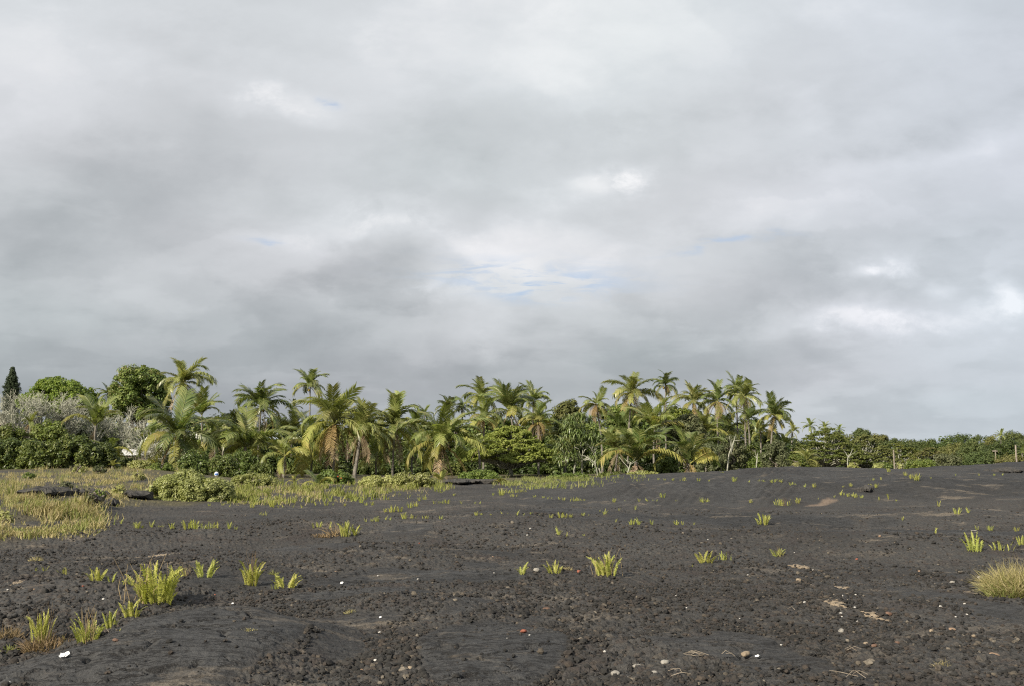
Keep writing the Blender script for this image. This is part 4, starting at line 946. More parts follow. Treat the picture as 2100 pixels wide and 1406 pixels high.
ROWS = [
 ("in the row along the left hummock edge", [(248, 1074, 12, 'slim'), (280, 1083, 16, 'mid'), (291, 1083, 8, 'mid'), (310, 1082, 22, 'slim'), (326, 1082, 8, 'row'), (353, 1085, 14, 'mid'), (384, 1085, 26, 'mid'), (397, 1085, 24, 'mid'), (415, 1085, 20, 'row'), (440, 1084, 14, 'row'), (470, 1084, 15, 'mid'), (484, 1085, 8, 'mid')]),
 ("in the row before the fern meadow", [(429, 1037, 7, 'mid'), (457, 1036, 7, 'mid'), (471, 1039, 6, 'slim'), (517, 1040, 12, 'mid'), (558, 1040, 15, 'mid'), (571, 1041, 8, 'slim'), (580, 1041, 8, 'slim'), (601, 1040, 8, 'slim'), (619, 1041, 8, 'slim'), (647, 1036, 9, 'slim'), (669, 1036, 11, 'mid'), (683, 1036, 8, 'slim'), (707, 1037, 6, 'mid'), (741, 1031, 10, 'mid'), (751, 1036, 8, 'mid'), (764, 1036, 9, 'mid')]),
 ("in the mid field cluster left of centre", [(537, 1056, 9, 'row'), (644, 1083, 14, 'pair'), (654, 1081, 14, 'mid'), (673, 1084, 18, 'pair'), (750, 1070, 10, 'slim'), (763, 1069, 8, 'mid'), (773, 1069, 11, 'mid'), (791, 1066, 9, 'slim'), (800, 1066, 7, 'slim'), (829, 1064, 14, 'mid'), (846, 1063, 9, 'row'), (871, 1063, 8, 'row'), (904, 1064, 9, 'mid'), (977, 1057, 9, 'mid'), (987, 1056, 6, 'mid')]),
 ("in the scattered group below the naupaka lip", [(791, 1051, 10, 'mid'), (804, 1050, 16, 'mid'), (820, 1049, 14, 'mid'), (841, 1041, 13, 'mid'), (853, 1038, 11, 'mid'), (860, 1027, 9, 'mid'), (871, 1024, 10, 'mid'), (891, 1033, 12, 'slim'), (908, 1033, 9, 'row'), (917, 1033, 12, 'mid'), (931, 1016, 6, 'mid'), (946, 1033, 9, 'slim'), (974, 1033, 7, 'slim'), (984, 1033, 6, 'slim')]),
 ("in the hollow near the orange young palm", [(1011, 1015, 6, 'mid'), (1029, 1015, 15, 'mid'), (1040, 1011, 12, 'row'), (1055, 1018, 8, 'row'), (1061, 1010, 8, 'row'), (1073, 1009, 10, 'row'), (1085, 1003, 8, 'row'), (1096, 1020, 7, 'mid'), (1114, 1021, 6, 'mid'), (1124, 1023, 8, 'slim'), (1131, 1023, 6, 'slim')]),
 ("in the line at the slope's foot, left half", [(1147, 1024, 7, 'slim'), (1156, 1025, 7, 'mid'), (1176, 1027, 10, 'row'), (1189, 1027, 7, 'row'), (1200, 1027, 5, 'row'), (1259, 1029, 9, 'mid'), (1283, 1029, 4, 'row'), (1311, 1029, 10, 'slim'), (1327, 1029, 9, 'slim'), (1340, 1029, 7, 'slim'), (1347, 1029, 8, 'slim'), (1359, 1021, 13, 'mid'), (1387, 1029, 7, 'slim'), (1440, 1030, 11, 'mid'), (1451, 1030, 9, 'mid'), (1540, 1031, 8, 'mid')]),
 ("in the dotted row across the middle plain", [(1006, 1056, 4, 'mid'), (1029, 1054, 7, 'slim'), (1041, 1054, 5, 'slim'), (1061, 1056, 11, 'slim'), (1074, 1056, 6, 'slim'), (1089, 1054, 6, 'mid'), (1107, 1056, 4, 'mid'), (1130, 1061, 9, 'mid'), (1150, 1061, 14, 'mid'), (1159, 1061, 10, 'mid'), (1170, 1061, 9, 'mid'), (1196, 1057, 8, 'mid'), (1207, 1057, 5, 'slim'), (1230, 1050, 7, 'slim'), (1240, 1056, 13, 'slim'), (1270, 1047, 8, 'slim'), (1303, 1046, 13, 'slim')]),
 ("in the sparse front row of the middle plain", [(1146, 1097, 21, 'slim'), (1160, 1101, 11, 'pair'), (1197, 1098, 5, 'mid'), (1263, 1070, 9, 'slim'), (1296, 1076, 14, 'mid'), (1310, 1076, 15, 'slim'), (1337, 1076, 14, 'slim'), (1387, 1076, 11, 'mid'), (1400, 1076, 11, 'slim'), (1423, 1076, 8, 'slim')]),
 ("in the top line of the dark slope", [(1350, 983, 5, 'mid'), (1363, 984, 5, 'mid'), (1380, 985, 6, 'mid'), (1401, 985, 8, 'row'), (1433, 986, 8, 'mid'), (1454, 986, 4, 'mid'), (1480, 969, 4, 'row'), (1506, 987, 12, 'mid'), (1536, 989, 6, 'slim'), (1564, 989, 8, 'row'), (1583, 990, 8, 'mid'), (1592, 990, 9, 'mid'), (1600, 991, 10, 'mid'), (1623, 996, 10, 'mid'), (1631, 997, 7, 'mid'), (1650, 999, 8, 'slim'), (1670, 999, 9, 'mid')]),
 ("on the humps left of the right wooden posts", [(1636, 1031, 12, 'mid'), (1677, 1024, 5, 'pair'), (1711, 1020, 7, 'slim'), (1724, 1015, 11, 'slim'), (1731, 1015, 8, 'slim'), (1740, 1018, 8, 'mid'), (1748, 1018, 9, 'slim'), (1755, 1020, 9, 'mid'), (1767, 1021, 8, 'mid'), (1803, 1025, 9, 'slim'), (1823, 1023, 15, 'pair'), (1838, 1027, 4, 'mid')]),
 ("high on the humps at right", [(1729, 999, 5, 'mid'), (1745, 997, 8, 'mid'), (1784, 997, 7, 'mid'), (1797, 999, 10, 'mid'), (1790, 984, 5, 'row'), (1807, 983, 8, 'slim'), (1823, 967, 9, 'mid'), (1857, 975, 9, 'mid'), (1869, 981, 10, 'mid'), (1880, 984, 15, 'mid'), (1909, 981, 6, 'slim'), (1960, 974, 5, 'slim'), (2008, 975, 7, 'slim'), (2039, 975, 5, 'mid'), (2056, 974, 5, 'slim')]),
 ("among the loners of the right hand field", [(1851, 1066, 10, 'slim'), (1926, 1039, 20, 'slim'), (1917, 1094, 16, 'pair'), (1963, 1054, 16, 'mid'), (1986, 1051, 12, 'slim'), (2004, 1088, 14, 'slim'), (2031, 1088, 13, 'mid'), (2085, 1090, 12, 'mid'), (2096, 1118, 24, 'mid')]),
]
for phrase, row in ROWS:
    for i, (px, py, h, k) in enumerate(sorted(row)):
        fern(f"{'tiny' if h < 8 else 'small' if h < 15 else 'upright'} fern tuft, {ORD[i + 1]} from left {phrase}", px, py, h, k)

# =================================================================== grass and the fern meadow: nobody could count these
M_STRAW = leaf_mat("dry_grass", (.28, .245, .125), (.44, .38, .205), (.28, .27, .09), .30, .7, .15, 0, .35)
M_GRASS = leaf_mat("green_grass", (.16, .185, .055), (.265, .275, .095), (.34, .30, .15), .35, .6, .2, 0, .4)
def in_poly(px, py, poly):
    poly = np.array(poly, float); inside = np.zeros(len(px), bool); j = len(poly) - 1
    for i in range(len(poly)):
        (xi, yi), (xj, yj) = poly[i], poly[j]
        c = ((yi > py) != (yj > py)) & (px < (xj - xi) * (py - yi) / (yj - yi + 1e-9) + xi); inside ^= c; j = i
    return inside
def scatter(polys, holes, n, r, clump=None):
    allp = np.concatenate([np.array(p, float) for p in polys]); lo, hi = allp.min(0), allp.max(0)
    px, py = r.uniform(lo[0], hi[0], n), r.uniform(lo[1], hi[1], n)
    jx, jy = px + r.normal(0, 16, n), py + r.normal(0, 5.5, n)
    ok = np.zeros(n, bool)
    for p in polys: ok |= in_poly(jx, jy, p)
    for p in holes: ok &= ~in_poly(jx, jy, p)
    if clump is not None: ok &= clump(px, py) > r.random(n)
    P = ground_at(px[ok], py[ok]); return P[P[:, 1] < 150], None
def blades(name, label, cat, P, H, wid, mat, r, lean=.35, kind='stuff', tuft=1):
    P = np.repeat(P, tuft, 0); n = len(P); m = P[:, 1] / FD
    if tuft > 1: P = P + np.stack([r.normal(0, .07, n), r.normal(0, .07, n), np.zeros(n)], 1)
    a = r.uniform(0, 6.28, n); s = np.stack([np.cos(a), np.sin(a), 0 * a], 1) * (wid * r.uniform(.6, 1.3, n))[:, None]
    L = H * r.uniform(.45, 1.15, n) * np.clip(.95 + 1.3 * fbm(P[:, 0] / 1.1, P[:, 1] / 1.6, 61, 3), .35, 1.6); d = unit(np.stack([r.normal(.05, lean, n), r.normal(0, lean, n), np.ones(n)], 1)); d2 = unit(d + np.stack([r.normal(.1, lean, n), r.normal(0, lean, n), -np.abs(r.normal(0, .35, n))], 1))
    P1 = P + d * (L * .55)[:, None]; P2 = P1 + d2 * (L * .45)[:, None]; P0 = P - np.array([0, 0, .03])
    V = np.stack([P0 - s, P0 + s, P1 + s * .8, P1 - s * .8, P2], 1).reshape(-1, 3); b = np.arange(n)[:, None] * 5
    return tag(obj(name, mk_mesh(name, V, [b + np.array([[0, 1, 2, 3]]), b + np.array([[3, 2, 4]])], mat)), label, cat, kind=kind)
M_MEADOW = leaf_mat("meadow_fern", (.15, .165, .04), (.25, .26, .07), (.32, .29, .12), .35, .6, .2, 0, .4)
rg = np.random.default_rng(17)
MEADOW = [(-40, 966), (60, 956), (310, 957), (335, 975), (330, 1004), (298, 1020), (240, 1030), (205, 1042), (205, 1085), (150, 1098), (60, 1104), (-40, 1108)]
LAVA_HOLES = [[(-40, 958), (62, 959), (110, 966), (60, 973), (-40, 974)], [(-40, 1040), (30, 1042), (90, 1056), (132, 1070), (70, 1082), (-40, 1082)], [(30, 996), (130, 990), (205, 1003), (200, 1018), (140, 1024), (60, 1020)], [(225, 998), (298, 1004), (296, 1022), (240, 1024)], [(268, 974), (330, 974), (335, 988), (290, 992)], [(75, 966), (118, 966), (110, 976), (80, 974)]]
def clumpy(sx, sy, lo, hi, seed): return lambda px, py: .05 + .95 * sstep(lo, hi, fbm(px / sx, py / sy, seed, 3))
P, _ = scatter([MEADOW], LAVA_HOLES, 14000, rg, clumpy(20, 5, -.02, .28, 5))
blades("dry_grass", "dry straw coloured grass over the left slope", "grass", P, .25, .0095, M_STRAW, rg, .42, tuft=6)
P, _ = scatter([MEADOW], LAVA_HOLES, 5000, rg, clumpy(26, 8, .02, .3, 9))
blades("green_grass", "yellow green grass tufts among the dry grass at left", "grass", P, .29, .011, M_GRASS, rg, .30, tuft=3)
STRIP = [(1010, 998), (1040, 986), (1090, 978), (1170, 975), (1240, 981), (1330, 977), (1300, 982), (1200, 990), (1110, 997), (1050, 1001)]
P, _ = scatter([STRIP], [], 6500, rg, clumpy(30, 8, -.2, .2, 35)); blades("pale_grass", "pale green grass strip under the umbrella tree", "grass", P, .26, .016, M_GRASS, rg, .35, tuft=2)
FERNMEADOW = [(440, 1032), (475, 1012), (480, 1002), (480, 996), (560, 984), (640, 990), (760, 990), (850, 985), (930, 992), (905, 1003), (845, 1012), (770, 1018), (700, 1022), (640, 1028), (520, 1031), (460, 1036)]
FM_HOLES = [[(476, 990), (560, 986), (600, 990), (610, 997), (560, 998), (480, 999)], [(680, 1001), (710, 1001), (720, 1010), (690, 1012)], [(515, 1010), (545, 1008), (545, 1016), (515, 1017)], [(790, 1003), (850, 1001), (850, 1008), (800, 1010)]]
P, _ = scatter([FERNMEADOW], FM_HOLES, 5200, rg, clumpy(30, 7, -.05, .22, 15))
blades("fern_meadow", "dense yellow green ferns covering the lava before the palms", "ferns", P, .30, .022, M_MEADOW, rg, .25, tuft=3)
P, _ = scatter([FERNMEADOW], FM_HOLES, 6000, rg, clumpy(34, 8, -.1, .3, 25))
blades("straw_grass", "straw between the meadow ferns", "grass", P, .27, .011, M_STRAW, rg, .4, tuft=2)
# grass clump at the right edge
def grass_clump(label, px, py, wpx, hpx, n, mat, wid=.004, name="grass_clump", hair=.0):
    p = ground_at([px], [py])[0]; m = p[1] / FD; r = np.random.default_rng(int(px)); W, H = wpx * m / 2, hpx * m
    a, q = r.uniform(0, 6.28, n), np.sqrt(r.random(n)); b = np.stack([np.cos(a) * q * W * .75, np.sin(a) * q * W * .75, -.02 * np.ones(n)], 1)
    d = unit(np.stack([np.cos(a) * q * .75 + r.normal(0, .42, n), np.sin(a) * q * .75 + r.normal(0, .42, n), np.ones(n)], 1)); L = H * r.uniform(.45, 1.15, n) * (1.15 - .45 * q)
    d2 = unit(d + np.stack([r.normal(0, .4, n), r.normal(0, .4, n), -np.abs(r.normal(.2, .5, n))], 1)); s = unit(np.cross(d, r.normal(size=(n, 3)))) * wid
    P1 = b + d * (L * .6)[:, None]; P2 = P1 + d2 * (L * .5)[:, None]
    V = np.stack([b - s, b + s, P1 + s * .8, P1 - s * .8, P2], 1).reshape(-1, 3); f = np.arange(n)[:, None] * 5
    o = obj(name, mk_mesh(name, V, [f + np.array([[0, 1, 2, 3]]), f + np.array([[3, 2, 4]])], mat), None, tuple(p)); return tag(o, label, "grass")
grass_clump("big round clump of straw and green grass at the right photo edge", 2084, 1222, 130, 76, 2600, M_STRAW)
grass_clump("green shoots inside the big grass clump at the right edge", 2066, 1224, 100, 60, 420, M_GRASS)
grass_clump("tan grass tuft above the string of small ferns at left", 74, 1150, 26, 16, 120, M_STRAW)
grass_clump("brown dead grass under the tall loose fern at lower left", 96, 1332, 110, 46, 420, M_FERN_DRY)
grass_clump("dead brown grass at the lower left photo edge", 12, 1310, 70, 40, 220, M_FERN_DRY)
grass_clump("yellow leafy weeds at the lower left photo edge", 22, 1334, 46, 18, 120, M_GRASS, .008)
grass_clump("weed of small yellow leaves under the tiny shoot at lower left", 128, 1328, 26, 14, 60, M_GRASS, .008)
grass_clump("pale dry tuft beside the spreading small fern at centre", 1160, 1168, 30, 14, 160, M_STRAW)
grass_clump("pale dry tuft on bare lava left of centre front", 720, 1256, 26, 12, 160, M_STRAW)
grass_clump("pale dry tuft on the right shoulder of the lava hump", 512, 1294, 34, 14, 180, M_STRAW)
grass_clump("dry grass tuft with a green blade at lower right", 1932, 1368, 34, 26, 60, M_STRAW, .003)
grass_clump("leafless grey weed standing left of the bright bushy fern", 687, 1098, 24, 40, 46, M_FERN_DRY, .006)
grass_clump("low brown stubble left of the bright bushy fern", 668, 1098, 76, 10, 300, M_FERN_DRY, .006)
grass_clump("fine grass tuft right of the leaning leafy fern clump", 561, 1178, 18, 16, 90, M_GRASS, .003)

# =================================================================== stones
def ico(sub):
    t = (1 + 5 ** .5) / 2
    V = [(-1, t, 0), (1, t, 0), (-1, -t, 0), (1, -t, 0), (0, -1, t), (0, 1, t), (0, -1, -t), (0, 1, -t), (t, 0, -1), (t, 0, 1), (-t, 0, -1), (-t, 0, 1)]
    Fc = [(0, 11, 5), (0, 5, 1), (0, 1, 7), (0, 7, 10), (0, 10, 11), (1, 5, 9), (5, 11, 4), (11, 10, 2), (10, 7, 6), (7, 1, 8), (3, 9, 4), (3, 4, 2), (3, 2, 6), (3, 6, 8), (3, 8, 9), (4, 9, 5), (2, 4, 11), (6, 2, 10), (8, 6, 7), (9, 8, 1)]
    V = [np.array(v) / np.linalg.norm(v) for v in V]
    for _ in range(sub):
        cache, nf = {}, []
        def midp(a, b):
            k = (min(a, b), max(a, b))
            if k not in cache: cache[k] = len(V); V.append((V[a] + V[b]) / np.linalg.norm(V[a] + V[b]))
            return cache[k]
        for a, b, c in Fc:
            ab, bc, ca = midp(a, b), midp(b, c), midp(c, a); nf += [(a, ab, ca), (b, bc, ab), (c, ca, bc), (ab, bc, ca)]
        Fc = nf
    return np.array(V), np.array(Fc)
I0, I1, I2 = ico(0), ico(1), ico(2)
def clinker():
    r = np.random.default_rng(8); n = 80000
    d = 1 / r.uniform(1 / 30, 1 / 7.2, n); az = r.uniform(-R(29), R(29), n); x, y = d * np.sin(az), d * np.cos(az)
    sm = smooth_mask(x, y); cl = sstep(-.25, .2, fbm(x / .9, y / 1.1, 55, 3))
    keep = r.random(n) < (1 - .985 * sstep(.1, .5, sm)) * (.25 + .75 * cl); x, y, d = x[keep], y[keep], d[keep]; n = len(x)
    z = land(x, y); size = np.exp(r.normal(math.log(.0095), .42, n)) * (1 + .5 * sstep(-.05, .3, fbm(x / 1.2, y / 1.5, 58, 2))); size = np.clip(size, .005, .034)
    V0, F0 = I1[0], I1[1]
    bank = []
    for k in range(24):
        v = V0 * (1 + r.normal(0, .16, (len(V0), 1))) * np.array([r.uniform(.8, 1.3), r.uniform(.75, 1.1), r.uniform(.6, .95)]); a = r.uniform(0, 6.28)
        bank.append(v @ np.array([[math.cos(a), math.sin(a), 0], [-math.sin(a), math.cos(a), 0], [0, 0, 1]]))
    bank = np.array(bank); V = bank[r.integers(24, size=n)] * size[:, None, None] + np.stack([x, y, z + .012 + size * .35], 1)[:, None, :]
    Fc = F0[None] + (np.arange(n) * len(V0))[:, None, None]
    m, t, o = new_mat("clinker"); geo = t.new('ShaderNodeNewGeometry'); rnd = geo.outputs['Random Per Island']
    c = t.ramp(rnd, [(0, (.018, .017, .016)), (.55, (.034, .032, .029)), (.80, (.046, .038, .032)), (.93, (.060, .048, .038)), (.985, (.10, .085, .065)), (1, (.19, .165, .13))])
    c = t.mix(t.maprange(t.noise(geo.outputs['Position'], 60.0, 3, .6), .3, .7, 0, .5), c, (.02, .02, .019))
    p = t.new('ShaderNodeBsdfPrincipled'); t.put(p.inputs['Base Color'], c); p.inputs['Roughness'].default_value = .9; p.inputs['Specular IOR Level'].default_value = .2
    t.l.new(p.outputs[0], o.inputs[0])
    tag(obj("clinker_gravel", mk_mesh("clinker_gravel", V.reshape(-1, 3), [Fc.reshape(-1, 3)], m)), "loose dark clinker strewn over the lava", "gravel", kind='stuff')
clinker()
SM = {k: rough_mat("stone_" + k, a, b, 20, .8, .4, 60) for k, a, b in (("white", (.33, .315, .285), (.50, .48, .44)), ("red", (.19, .065, .042), (.28, .105, .070)), ("tan", (.17, .135, .095), (.28, .225, .16)),
      ("brown", (.10, .060, .042), (.17, .11, .08)), ("pale", (.17, .16, .14), (.30, .28, .245)), ("orange", (.20, .135, .09), (.28, .195, .13)), ("black", (.030, .029, .027), (.058, .055, .051)))}
def stone(label, px, py, wpx, col, flatk=.6, name="stone", grp=None):
    p = ground_at([px], [py])[0]; m = p[1] / FD; r = np.random.default_rng(int(px * 3 + py)); s = wpx * m / 2 * (.62 if name == "pebble" else .74)
    v = I2[0] * (1 + .30 * fbm(I2[0][:, 0] * 1.3 + px, I2[0][:, 1] * 1.3 + I2[0][:, 2], int(py), 2)[:, None]); v = np.sign(v) * np.abs(v) ** .85 * np.array([1, r.uniform(.7, 1.0), flatk])
    g = Geo(); g.add(v * s, I2[1]); o = obj(name, g.mesh(name, SM[col]), None, (p[0], p[1], p[2] + s * flatk * .55 + .012), (r.normal(0, .15), r.normal(0, .15), r.uniform(0, 6)))
    return tag(o, label, "stone", grp)
for a in [("white pitted stone between two small ferns at centre", 1100, 1173, 19, "pale", .75), ("red stone between two ferns at centre", 1188, 1175, 13, "red", .7), ("brick red flat stone on the clinker at centre front", 1074, 1298, 19, "red", .5),
          ("tiny pale pebble touching the brick red stone", 1086, 1305, 7, "white", .7), ("tan pointed stone right of the brick red one", 1223, 1291, 11, "tan", .9), ("greenish grey stone at the bottom centre left", 842, 1376, 20, "tan", .7),
          ("tan flat stone at the bottom, left of the smooth hump", 742, 1377, 17, "orange", .4), ("brown stone on the side of the left lava hump", 237, 1316, 16, "brown", .5), ("pinkish stone in the sandy patch left of the largest fern", 212, 1231, 8, "white", .7),
          ("small orange stone near the left photo edge", 69, 1211, 9, "orange", .6), ("reddish pebble left of the largest fern's row", 170, 1204, 7, "red", .7), ("small red pebble right of the largest fern's shadow", 441, 1221, 5, "red", .7),
          ("pale block lying left of the big grass clump", 2010, 1187, 18, "pale", .6), ("grey pale stone below the pale block at right", 1953, 1196, 13, "pale", .5), ("tan stone at right, below the trail of white pebbles", 1910, 1298, 13, "tan", .8),
          ("flat orange tan stone near the trail of white pebbles", 1953, 1293, 20, "orange", .35), ("round tan pebble right of the flat orange tan stone", 1997, 1307, 10, "tan", .8), ("pale tan stone left of the brown one at lower right", 1776, 1324, 15, "tan", .7),
          ("brown stone beside the pale tan one at lower right", 1793, 1328, 17, "brown", .6), ("dark brown stone in the middle of the right clinker", 1840, 1322, 14, "brown", .7), ("brown chipped rock near the bottom right of centre", 1529, 1346, 24, "tan", .6),
          ("grey white stone below the pale outcrop at right", 1725, 1298, 20, "pale", .6), ("brown rock right of the lowest pale outcrop", 1823, 1262, 18, "brown", .6), ("dark upright rock right of the pale outcrops", 1832, 1219, 11, "black", .9),
          ("orange tan stone above the pale outcrops", 1638, 1193, 15, "tan", .7), ("red pebble in the far right clinker", 1757, 1148, 7, "red", .7), ("pinkish pebble left of the pale block at right", 1885, 1173, 8, "orange", .7),
          ("tan stone in front of the tall curved fern, far right field", 1804, 1101, 8, "orange", .7), ("whitish stone at the bottom, left of the pale cluster", 1240, 1339, 8, "white", .7), ("dark pitted rock above the brick red stone", 1139, 1208, 14, "black", .7),
          ("brown low rock right of the pale streaked hump", 1121, 1252, 24, "brown", .4), ("tan pebble above the small upright fern at centre", 1011, 1144, 7, "orange", .7), ("red speck of stone in the middle field", 860, 1115, 5, "red", .7),
          ("orange pebble left field behind the smooth lava", 688, 1175, 8, "orange", .7), ("reddish brown pebble below the low short fronded fern", 642, 1210, 8, "red", .7), ("large orange brown stone at the lower right corner", 2040, 1347, 26, "orange", .4),
          ("pale rough stone at the right end of the bottom pale cluster", 1364, 1363, 26, "pale", .5), ("whitish boulder at the bottom edge, left of the twigs", 1340, 1386, 22, "pale", .6), ("biggest whitish rock of the bottom pale cluster", 1306, 1371, 24, "pale", .55),
          ("grey lichen rock at the left of the bottom pale cluster", 1262, 1386, 26, "pale", .5), ("small grey lichen rock under the bottom pale cluster", 1288, 1396, 18, "pale", .5)]:
    stone(*a)
WH = [(1534, 1181, 8), (1668, 1170, 7), (1553, 1224, 8), (1929, 1246, 11), (1978, 1240, 8), (1983, 1262, 8), (1960, 1267, 8), (1725, 1260, 11), (1727, 1267, 8), (1759, 1277, 10), (1650, 1237, 9), (1753, 1248, 10), (1755, 1221, 7), (1728, 1223, 7), (1408, 1248, 6), (1517, 1270, 5), (1647, 1296, 5), (1452, 1107, 5), (1629, 1134, 5), (1800, 1184, 7), (1387, 1223, 7), (1602, 1325, 9), (857, 1189, 7), (775, 1182, 6), (778, 1299, 9), (770, 1357, 12), (967, 1249, 9), (1088, 1085, 9), (1047, 1094, 6), (1081, 1098, 6), (16, 1211, 8), (20, 1402, 9), (1013, 1176, 5), (1040, 1311, 5), (799, 1332, 6)]
WL = ["left of the two lonely ones in the right field", "topmost above the tan outcrops", "midway between the close fern pair and the outcrops", "biggest of four near the grass clump", "topmost of four near the grass clump", "right one of four near the grass clump", "lowest of four near the grass clump", "biggest one below the tan outcrops", "just under the biggest one below the outcrops", "lowest one below the tan outcrops", "left of the tan outcrops", "right beside the biggest outcrop", "right of the middle outcrop", "between two tan outcrops", "alone in the clinker right of centre", "alone, front right of the close fern pair", "alone in the lower right clinker", "above the close fern pair", "right of the dry stemmed fern", "between the outcrops and the pale block", "alone under the tiny sprout", "in the front right clinker above the rock", "left of centre behind the smooth lava", "far left of the white stone at centre", "in the gap between the two smooth humps", "low in the gap between the humps", "on the streaked hump at centre", "biggest of three in the middle plain", "left one of three in the middle plain", "lowest of three in the middle plain", "at the left photo edge", "in the lower left corner", "left of the small upright fern at centre", "on the smooth hump at centre front", "on the dark skin between the humps"]
for (px, py, wd), lb in zip(WH, WL): stone("white pebble " + lb, px, py, wd, "white", .6, "pebble", "white pebbles strewn on the lava")
def outcrop(label, px, py, wpx, hpx, seed, col="tan"):
    """a low crust of pale chips lying together"""
    p = ground_at([px], [py])[0]; m = p[1] / FD; r = np.random.default_rng(seed); n = 46; g = Geo()
    W = wpx * m * .34; na, a = 26, np.linspace(0, 2 * np.pi, 27)[:-1]; e = 1 + .9 * fbm(np.cos(a) * 2, np.sin(a) * 2, seed, 3)
    rings = []
    for q in (.35, .7, 1.0):
        X, Yy = np.cos(a) * W * q * e, np.sin(a) * .26 * q * e; rings.append(np.stack([X, Yy, land(p[0] + X, p[1] + Yy) - p[2] + .028 * (1 - q ** 4) - .01 + .02 * fbm(X * 14, Yy * 14, seed, 2)], 1))
    i = np.arange(2)[:, None] * na; j = np.arange(na)[None]; g.add(np.concatenate(rings + [[[0, 0, .03]]]), np.stack([i + j, i + na + j, i + na + (j + 1) % na, i + (j + 1) % na], -1).reshape(-1, 4), np.stack([np.arange(na), (np.arange(na) + 1) % na, np.full(na, 3 * na)], 1))
    for _ in range(n):
        X, Yy = r.normal(0, W * .45), r.normal(0, .10); s = r.uniform(.007, .022)
        z = land1(p[0] + X, p[1] + Yy) - p[2] + .02
        v = I1[0] * (1 + r.normal(0, .15, (len(I1[0]), 1))) * s * np.array([1.4, 1.1, .45]); g.add(v + np.array([X, Yy, z - .005]), I1[1])
    tag(obj("pale_crust", g.mesh("pale_crust", SM[col]), None, tuple(p)), label, "stones")
outcrop("crust of tan stone chips, upper of three right of centre", 1723, 1206, 56, 14, 1); outcrop("crust of orange tan chips, middle of three right of centre", 1715, 1238, 60, 14, 2); outcrop("crust of grey tan chips, lowest of three right of centre", 1791, 1265, 38, 12, 3, "tan")
outcrop("thin crust of tan chips behind the upper three", 1640, 1162, 50, 8, 4); outcrop("long crust of pale chips behind the largest fern", 325, 1140, 110, 8, 5); outcrop("crust of tan chips near the left photo edge", 32, 1197, 34, 8, 6); outcrop("crust of pale chips right of the far loner ferns", 1985, 1088, 60, 8, 7, "pale")

# =================================================================== ledges of broken lava crust
M_CRUST = rough_mat("lava_crust", (.030, .029, .027), (.075, .070, .064), 9, .9, .8, 26)
def slab(label, px, py, wpx, dep, lift, seed, thick=.14, tilt=.05):
    p = ground_at([px], [py])[0]; m = p[1] / FD; r = np.random.default_rng(seed); g = Geo(); W = wpx * m / 2; na, nq = 72, 12
    a = np.linspace(0, 2 * np.pi, na, endpoint=False); edge = 1 + .75 * fbm(np.cos(a) * 2.4 + seed, np.sin(a) * 1.6, seed, 3)
    top, bot = [], []
    for q in np.linspace(.12, 1, nq):
        X, Yy = np.cos(a) * W * q * edge, np.sin(a) * dep * q * edge
        nz = .12 * fbm(X * 1.5 + seed, Yy * 1.5, seed + 3, 3) + .07 * fbm(X * 5, Yy * 5, seed + 8, 3)
        top.append(np.stack([X, Yy, lift + thick * (1 - q ** 3 * .6) + nz + tilt * X], 1)); bot.append(np.stack([X * .93, Yy * .93, lift - .02 + nz * .5 + tilt * X - .55 * sstep(-.55, .3, Yy / dep)], 1))
    V = np.concatenate(top + bot[::-1]); n = 2 * nq; i = np.arange(n - 1)[:, None] * na; j = np.arange(na)[None]; k = (j + 1) % na
    g.add(V, np.stack([i + j, i + na + j, i + na + k, i + k], -1).reshape(-1, 4)); c = np.array([[0, 0, lift + thick]]); g.add(c)
    g.F[3].append(np.array([[q, (q + 1) % na, n * na] for q in range(na)]))
    for q in range(9):
        s = r.uniform(.08, .2); v = I1[0] * (1 + r.normal(0, .15, (len(I1[0]), 1))) * s; g.add(v + np.array([r.uniform(-W, W), r.uniform(-dep * .1, dep * .7), r.uniform(-.05, .08)]), I1[1])
    tag(obj("lava_slab", g.mesh("lava_slab", M_CRUST, False), None, (p[0], p[1] + dep * .7, p[2])), label, "rock", "broken lava slabs at left")
slab("long tilted lava slab with a dark hollow under it, left of the others", 85, 1018, 100, 1.1, .12, 1, .13, -.05)
slab("short lava slab in the middle of the grassy left ledge", 172, 1016, 62, .8, .09, 2, .11)
slab("humped lava slab next to the big naupaka mound", 262, 1020, 70, .8, .08, 3, .15, -.04)
slab("small pointed lava block in the grass left of the naupaka mound", 228, 1036, 20, .3, .05, 4, .2)
slab("low broken lava lip below the fresh green bush at centre", 950, 992, 120, 1.6, .10, 5, .16)
slab("dark broken chunk of crust on the right humps", 1781, 1008, 26, .4, .06, 6, .12)
slab("dark crust shard on the crest near the right photo edge", 2080, 968, 60, 1.2, .05, 7, .12)

